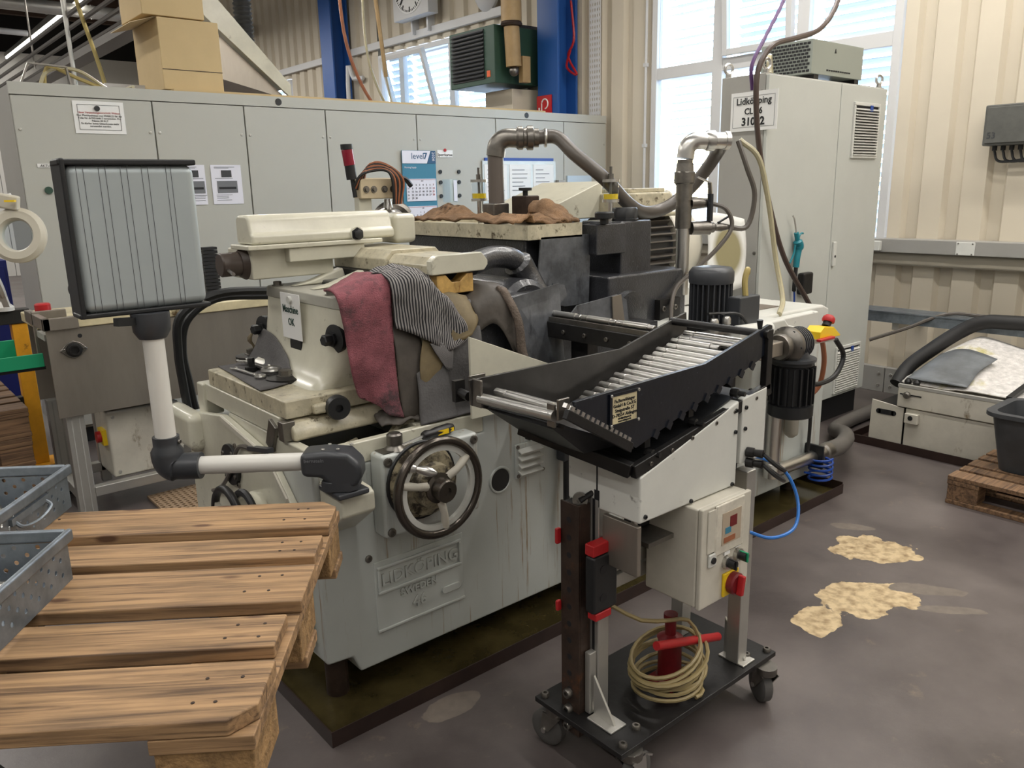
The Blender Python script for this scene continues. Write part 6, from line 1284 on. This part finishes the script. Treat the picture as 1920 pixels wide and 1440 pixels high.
# green slide, yellow stand, pallets at the left edge
t = thing('green_slide', 'green plastic slide feeding the left end of the conveyor', 'slide', (.5, 4.33, .8)); MB().box(.30, .685, 4.26, 4.42, .80, .81).box(.30, .685, 4.255, 4.265, .78, .845).box(.30, .60, 4.415, 4.425, .80, .90).build('trough', green, t, bevel=.003)
rm = MB().box(-.003, .003, -.07, .07, 0, .004).mesh('rib', flat=True)
for k in range(16): put('rib', rm, green, t, (.32 + k * .023, 4.34, .81))
MB().box(.3, .69, 4.27, 4.41, .765, .78).build('support', blackst, t)
t = thing('yellow_stand', 'yellow steel stand with hazard stripes at the far left', 'stand', (.74, 5.3, 0))
MB().box(.72, .80, 5.30, 5.38, .015, .86).build('post', yellowp, t, bevel=.004); MB().box(.67, .86, 5.24, 5.44, 0, .015).build('foot_plate', yellowp, t)
MB().box(.40, .82, 5.29, 5.39, .86, .94).build('top_beam', hazard, t, bevel=.004); MB().box(.44, .72, 5.31, 5.37, .33, .43).build('lower_beam', hazard, t); MB().box(.36, .44, 5.30, 5.38, .015, .86).build('post', yellowp, t)
def eur(label, x0, y0, z0, w, along, dep=.8):
    """pallet 1.2 m long with deck boards along 'along', dep metres deep"""
    s = dep / .8
    t = thing('wooden_pallet', label, 'pallet', (x0 + (.6 if along == 'x' else dep / 2), y0 + (dep / 2 if along == 'x' else .6), z0))
    def bx_(a0, a1, b0, b1, za, zb, nm, mt):
        b0 *= s; b1 *= s
        if along == 'x': MB().box(x0 + a0, x0 + a1, y0 + b0, y0 + b1, z0 + za, z0 + zb).build(nm, mt, t, bevel=.003)
        else: MB().box(x0 + b0, x0 + b1, y0 + a0, y0 + a1, z0 + za, z0 + zb).build(nm, mt, t, bevel=.003)
    b = 0
    for q in (.145, .1, .145, .1, .145): bx_(0, 1.2, b, b + q, .122, .144, 'plank', w); b += q + .04125
    for a in (0, .5275, 1.055):
        bx_(a, a + .145, 0, .8, .0995, .1215, 'cross_board', w)
        for q in (0, .3275, .655): bx_(a + .003, a + .142, q + .003, q + .142, .0225, .099, 'block', w)
    for q, ww in ((0, .1), (.3275, .145), (.7, .1)): bx_(0, 1.2, q, q + ww, 0, .022, 'bottom_board', w)
    return t
for k, nm in enumerate(('bottom', 'second', 'third', 'top')): eur('wooden pallet in the stack at the far left, %s one' % nm, -.61 + .004 * k, 4.36, .1442 * k, woodd, 'x')
# magnifier lamp, blue cabinet
t = thing('magnifier_lamp', 'cream ring magnifier lamp on a white arm at the left edge', 'lamp', (.76, 5.2, .5))
nrm = Vector((-.55, -.80, .18)).normalized(); mc_ = Vector((.735, 4.72, 1.375))
MB().lathe(mc_ - nrm * .02, nrm, [(.075, 0), (.125, 0), (.138, .012), (.138, .03), (.12, .045), (.085, .045), (.075, .03), (.075, 0)], 36, close=False).build('lamp_head', M('lamp_cream', (200, 194, 178), .4), t)
MB().cyl(mc_ - nrm * .002, mc_ + nrm * .004, .077, n=32).build('lens', glass, t)
MB().bar(mc_ + Vector((-.02, .02, .13)), mc_ + Vector((-.01, .01, .20)), .10, .04, tuple(nrm)).build('lamp_neck', MATS['lamp_cream'], t, bevel=.01); MB().bar(mc_ + Vector((-.01, 0, .16)) + nrm * .05, mc_ + Vector((.03, -.02, .16)) + nrm * .05, .03, .01).build('yellow_sticker', yellow, t)
MB().tube([mc_ + Vector((0, .02, .2)), mc_ + Vector((-.1, .1, .16)), (.60, 4.9, 1.32)], .008, 6).bar((.60, 4.9, 1.33), (.70, 5.2, .98), .03, .03).build('arm', MATS['arm_white'], t)
MB().tube([(.62, 4.92, 1.2), (.66, 5.05, 1.1), (.69, 5.2, 1.02)], .022, 8).lathe((.70, 5.3, .94), (0, 0, 1), [(.05, 0), (.05, .02), (.02, .05), (.02, .08), (0, .08)], 16).build('arm_joint', MATS['arm_white'], t)
t = thing('blue_cabinet', 'dark blue steel cabinet beyond the yellow stand', 'cabinet', (.6, 6.9, 0)); MB().box(.15, .93, 6.6, 7.1, 0, 1.14).build('body', M('cabinet_navy', (24, 36, 110), .45), t, bevel=.004); MB().box(.17, .53, 6.59, 6.6, .05, 1.1).build('door', MATS['cabinet_navy'], t, bevel=.003); MB().box(.54, .91, 6.59, 6.6, .05, 1.1).build('door', MATS['cabinet_navy'], t, bevel=.003); MB().cyl((.86, 6.59, .75), (.86, 6.575, .75), .012, n=10).build('lock', alu, t)
t = thing('control_terminal', 'grey machine terminal partly visible left of the cabinet row', 'terminal', (.6, 7.6, 0)); MB().box(.2, .98, 7.5, 8.0, 0, 1.65).build('body', cabs, t, bevel=.006); MB().box(.55, .95, 7.49, 7.5, 1.25, 1.58).build('screen', black, t); MB().box(.55, .95, 7.485, 7.5, .98, 1.2).build('keypad', whited, t)

# ================================================================ LETTERED ENCLOSURE AT THE WINDOW
E_ = thing('electrical_enclosure', 'tall two-door grey enclosure by the window with the machine number sheet', 'cabinet', (4.63, 2.7, 0))
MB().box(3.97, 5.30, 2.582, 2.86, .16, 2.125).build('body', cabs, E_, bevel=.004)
MB().box(4.0, 5.28, 2.60, 2.85, 0, .16).build('plinth', black, E_)
for a, b in ((3.97, 4.728), (4.734, 5.30)): MB().box(a, b, 2.56, 2.58, .17, 2.115).build('door', cabg2, E_, bevel=.004)
MB().box(4.75, 4.785, 2.545, 2.56, 1.04, 1.19).build('latch', white, E_, bevel=.004); MB().cyl((4.768, 2.545, 1.10), (4.768, 2.543, 1.10), .008, n=10).build('lock', ink, E_)
lm = MB().prism([(0, 0), (-.016, -.010), (-.014, -.013), (0, -.005)], 'x', -.145, .145).mesh('louvre', flat=True)
for zz0, zz1 in ((1.69, 2.02), (.19, .505)):
    vf = MB().box(4.885, 5.205, 2.547, 2.56, zz0, zz0 + .016).box(4.885, 5.205, 2.547, 2.56, zz1 - .02, zz1).box(4.885, 4.90, 2.547, 2.56, zz0 + .016, zz1 - .02).box(5.19, 5.205, 2.547, 2.56, zz0 + .016, zz1 - .02).build('vent_frame', white, E_, bevel=.003)
    MB().box(4.9, 5.19, 2.5585, 2.56, zz0 + .016, zz1 - .02).build('vent_back', ink, E_)
    n_ = 17
    for k in range(n_): put('louvre', lm, white, E_, (5.045, 2.557, zz0 + .028 + k * (zz1 - zz0 - .045) / n_))
    MB().box(5.07, 5.10, 2.542, 2.547, zz1 - .05, zz1 - .015).build('blue_clip', bluec, vf)
for x, y, z in ((4.0, 2.60, 2.125), (5.26, 2.60, 2.125), (4.0, 2.84, 2.125)): MB().cyl((x, y, z), (x, y, z + .02), .016, n=10).torus((x, y, z + .048), (.3, 1, 0), .026, .008, 20, 8).build('eye_bolt', steel, E_)
for z in (2.03, 1.17): bolt(E_, (3.97, 2.60, z), (-1, 0, 0), .010, .005)
S_ = thing('number_sheet', 'white sheet reading CL 46 31002 on the side of the tall enclosure', 'sign', (3.966, 2.64, 1.83))
MB().box(3.964, 3.967, 2.49 + .008, 2.79, 1.832, 2.036).build('sheet', paper, S_)
for s_, sz, z, bo in (('Lidköpping', .050, 1.972, .0008), ('CL 46', .046, 1.920, .0008), ('31002', .058, 1.862, .0018)): text(s_, sz, (3.9625, 2.645, z), (0, -1, 0), (0, 0, 1), ink, S_, align='CENTER', bold=bo)
MB().box(3.963, 3.964, 2.515, 2.775, 2.013, 2.0145).box(3.963, 3.964, 2.515, 2.775, 1.852, 1.8535).box(3.963, 3.964, 2.515, 2.5165, 1.852, 2.014).box(3.963, 3.964, 2.7735, 2.775, 1.852, 2.014).build('printed_border', inkg, S_)
I_ = thing('power_unit', 'grey perforated power unit on top of the tall enclosure', 'power unit', (4.85, 2.85, 2.125))
MB().box(4.552, 5.15, 2.66, 3.0, 2.17, 2.36).build('casing', M('unit_grey', (150, 156, 148), .4, metal=.3), I_, bevel=.003)
bs_ = MB()
for r_ in range(9):
    for c_ in range(13):
        y = 2.675 + c_ * .025 + (r_ % 2) * .012
        if y < 2.97: bs_.box(4.549, 4.5515, y, y + .019, 2.182 + r_ * .019, 2.194 + r_ * .019)
so = bs_.build('vent_slots', ink, I_); so['kind'] = 'stuff'
for k in range(11): MB().box(4.72 + k * .026, 4.738 + k * .026, 2.6575, 2.66, 2.195, 2.203).build('slot', ink, I_)
MB().prism([(4.80, 2.30), (4.81, 2.325), (4.82, 2.30)], 'y', 2.6575, 2.66).build('warning_mark', ink, I_)
for x in (4.60, 5.08): MB().box(x, x + .05, 2.67, 2.84, 2.126, 2.17).build('foot', blackst, I_)
tag(MB().tube([(4.75, 2.62, 2.75), (4.55, 2.53, 2.52), (4.36, 2.51, 2.37), (4.12, 2.50, 2.30), (3.88, 2.49, 2.24), (3.78, 2.50, 2.13), (3.765, 2.50, 1.98), (3.82, 2.5, 1.72), (3.97, 2.50, 1.38), (4.12, 2.49, 1.12), (4.36, 2.47, .86), (4.48, 2.45, .7)], .0145, 9).build('thick_cable', M('cable_brown', (70, 56, 50), .4)), 'thick dark cable sweeping over the power unit and down past the number sheet', 'cable')
tag(MB().tube([(4.13, 2.52, 2.70), (4.0, 2.52, 2.47), (3.85, 2.52, 2.28), (3.76, 2.53, 2.14), (3.78, 2.535, 2.02)], .010, 7).build('violet_cable', M('cable_violet', (92, 62, 110), .4)), 'thin violet cable coming down from above onto the thick cable', 'cable')
tag(MB().tube([(4.06, 2.62, 2.13), (4.08, 2.64, 2.20), (4.15, 2.68, 2.23), (4.2, 2.7, 2.15)], .014, 7).build('white_cable', hosec), 'short pale cable looping on top of the tall enclosure', 'cable')
A_ = thing('air_gun', 'teal air blow gun hung on the left door of the tall enclosure', 'air gun', (4.32, 2.54, 1.1))
MB().tube([(4.23, 2.53, 1.37), (4.25, 2.53, 1.345), (4.28, 2.53, 1.265)], .005, 6).build('nozzle', steel, A_)
MB().tube([(4.28, 2.53, 1.27), (4.30, 2.53, 1.22), (4.32, 2.53, 1.19), (4.305, 2.53, 1.12), (4.30, 2.53, 1.07)], [.014] * 6 + [.026] * 8 + [.018] * 12, 10).build('gun_body', teal, A_)
MB().tube([(4.275, 2.53, 1.20), (4.265, 2.53, 1.15), (4.23, 2.53, 1.10)], .006, 6).build('trigger', teal, A_)
MB().torus((4.34, 2.53, 1.235), (0, 1, 0), .03, .006, 18, 6, -1.2, 2.0).build('hook', teal, A_)
MB().tube([(4.30, 2.53, 1.07), (4.30, 2.535, .97), (4.31, 2.54, .93)], .012, 8).build('hose_spring', black, A_); MB().tube([(4.31, 2.54, .94), (4.32, 2.54, .85), (4.31, 2.54, .6)], .006, 6).build('air_line', bluec, A_)
tag(MB().box(4.37, 4.48, 2.515, 2.56, .90, 1.03).build('holster', blackst, bevel=.012), 'small black holder on the enclosure door below the air gun', 'holder')

# ================================================================ RIGHT SIDE: FILTER TANK, TUB, CABLE TRAY
T_ = thing('filter_tank', 'low cream coolant filter tank standing in an oil tray by the wall', 'tank', (5.1, 1.3, 0))
MB().box(4.60, 5.6, .2, 2.28, 0, .004).box(4.60, 4.606, .2, 2.28, .004, .05).box(4.606, 5.6, 2.274, 2.28, .004, .05).build('drip_tray', traym, T_)
MB().box(4.62, 5.5, .3, 1.965, .03, .265).build('lower_body', creamd if False else whited, T_, bevel=.006)
MB().box(4.61, 5.5, .3, 2.015, .27, .388).build('upper_body', whited, T_, bevel=.006)
MB().box(4.608, 4.63, .3, 2.015, .388, .405).build('top_flange', cabs, T_)
MB().prism([(1.975, .04), (2.17, .045), (2.165, .285), (1.975, .262)], 'x', 4.62, 4.63).build('handle_plate', whited, T_, bevel=.003)
MB().box(4.617, 4.62, 2.03, 2.12, .205, .235).cyl((4.617, 2.03, .22), (4.62, 2.03, .22), .015, n=12).cyl((4.617, 2.12, .22), (4.62, 2.12, .22), .015, n=12).build('hand_slot', ink, T_)
MB().box(4.63, 5.5, 2.02, 2.17, .03, .25).build('end_bin', blackst, T_)
MB().box(4.585, 4.62, 1.88, 1.955, .185, .245).build('switch', whited, T_, bevel=.005); MB().cyl((4.585, 1.92, .22), (4.582, 1.92, .22), .014, n=14).build('switch_button', black, T_)
MB().lathe((4.61, 1.955, .35), (-1, 0, 0), [(.012, 0), (.02, .01), (.02, .025), (.012, .032), (0, .032)], 14).build('knob', steeld, T_); MB().box(4.607, 4.61, 1.88, 2.0, .345, .352).build('slot', ink, T_)
for y in (1.93, 1.98): MB().lathe((4.65, y, .405), (0, 0, 1), [(.018, 0), (.02, .015), (.01, .03), (0, .03)], 12).build('clamp_nut', blackst, T_)
MB().bar((4.62, 1.44, .42), (5.1, 1.42, .50), .03, .02).build('black_bar', black, T_)
cloth('filter_fleece', 'white filter fleece heaped over the tank with a grey oily sheet', 'fleece', [
    [(4.66, 2.02, .412), (4.9, 2.04, .425), (5.2, 2.05, .46), (5.45, 2.03, .50)], [(4.65, 1.90, .41), (4.9, 1.90, .48), (5.2, 1.90, .55), (5.45, 1.90, .58)],
    [(4.65, 1.72, .41), (4.9, 1.72, .47), (5.2, 1.72, .525), (5.45, 1.72, .55)], [(4.66, 1.45, .41), (4.9, 1.45, .43), (5.2, 1.45, .47), (5.45, 1.45, .50)], [(4.7, 1.0, .41), (4.95, 1.0, .42), (5.2, 1.0, .44), (5.45, 1.0, .47)]], M('fleece', (206, 202, 198), .8, var=.2, vs=26, bump=.5, bs=70, dirt=((180, 172, 120), .34, 3)), .006, .012, 7)
cloth('oily_sheet', 'grey oily film lying over the white filter fleece', 'sheet', [
    [(4.655, 1.99, .435), (4.86, 2.0, .465), (5.10, 1.99, .51)], [(4.645, 1.86, .437), (4.86, 1.88, .50), (5.10, 1.86, .56)], [(4.645, 1.66, .437), (4.86, 1.68, .49), (5.05, 1.66, .535)]], padg, .004, .006, 8)
tag(MB().tube([(5.10, 2.24, .28), (5.2, 2.22, .38), (5.30, 2.13, .49), (5.40, 2.02, .60), (5.44, 1.9, .675), (5.45, 1.75, .69), (5.45, 1.4, .70)], .045, 14).build('suction_hose', blackr), 'thick black hose rising from the filter tank to the cable tray', 'hose')
ct = thing('cable_trunking', 'galvanised cable tray along the window wall above the filter tank', 'cable tray', (5.6, 1.3, .6))
MB().box(5.50, 5.505, .2, 2.75, .60, .665).box(5.70, 5.705, .2, 2.75, .60, .665).box(5.505, 5.70, .2, 2.75, .60, .605).build('channel', galv, ct); MB().box(5.495, 5.71, 1.95, 2.75, .667, .675).box(5.495, 5.71, .2, 1.75, .667, .675).build('tray_cover', galv, ct)
for y in (.8, 2.45): MB().box(5.52, 5.95, y, y + .045, .55, .598).build('support_profile', alu, ct)
tag(MB().tube([(5.31, 2.545, .50), (5.42, 2.35, .59), (5.54, 2.15, .69), (5.6, 1.9, .69), (5.6, 1.0, .69)], .012, 7).build('grey_cable', hoseg), 'grey cable running from the enclosure along the cable tray', 'cable')
JB = thing('junction_box', 'dark grey junction box numbered 53 with cable glands on the right wall', 'junction box', (5.85, 2.0, 1.74)); MB().box(5.80, 5.95, 1.80, 2.155, 1.755, 2.005).build('body', M('junction_grey', (86, 86, 82), .5, var=.15, vs=10), JB, bevel=.008); MB().box(5.79, 5.80, 1.815, 2.14, 1.77, 1.99).build('lid', MATS['junction_grey'], JB, bevel=.004)
text('53', .055, (5.7885, 2.13, 1.80), (0, -1, 0), (0, 0, 1), dgrey, JB)
for k in range(5):
    y = 2.10 - k * .05; MB().cyl((5.87, y, 1.755), (5.87, y, 1.725), .015, n=10).build('gland', blackst, JB); MB().tube([(5.87, y, 1.725), (5.87, y - .03, 1.66), (5.87, y - .14, 1.66), (5.88, y - .3, 1.69)], .008, 6).build('gland_cable', black, JB)
eur('old dark wooden pallet at the right, carrying a black tub', 4.0, .27, 0, woodd, 'y', .58)
TB = thing('plastic_tub', 'black plastic tub standing on the old pallet at the right', 'tub', (4.4, 1.0, .146))
def rr(x0, x1, y0, y1, z, r): return ring(z, x0, y0, x1, y1, r)
loft([rr(4.24, 4.52, .80, 1.345, .146, .06), rr(4.20, 4.56, .76, 1.39, .42, .07), rr(4.175, 4.585, .735, 1.415, .425, .08), rr(4.175, 4.585, .735, 1.415, .445, .08), rr(4.215, 4.545, .775, 1.375, .445, .06), rr(4.25, 4.51, .81, 1.335, .16, .05)]).build('body', tubm, TB, ang=50)
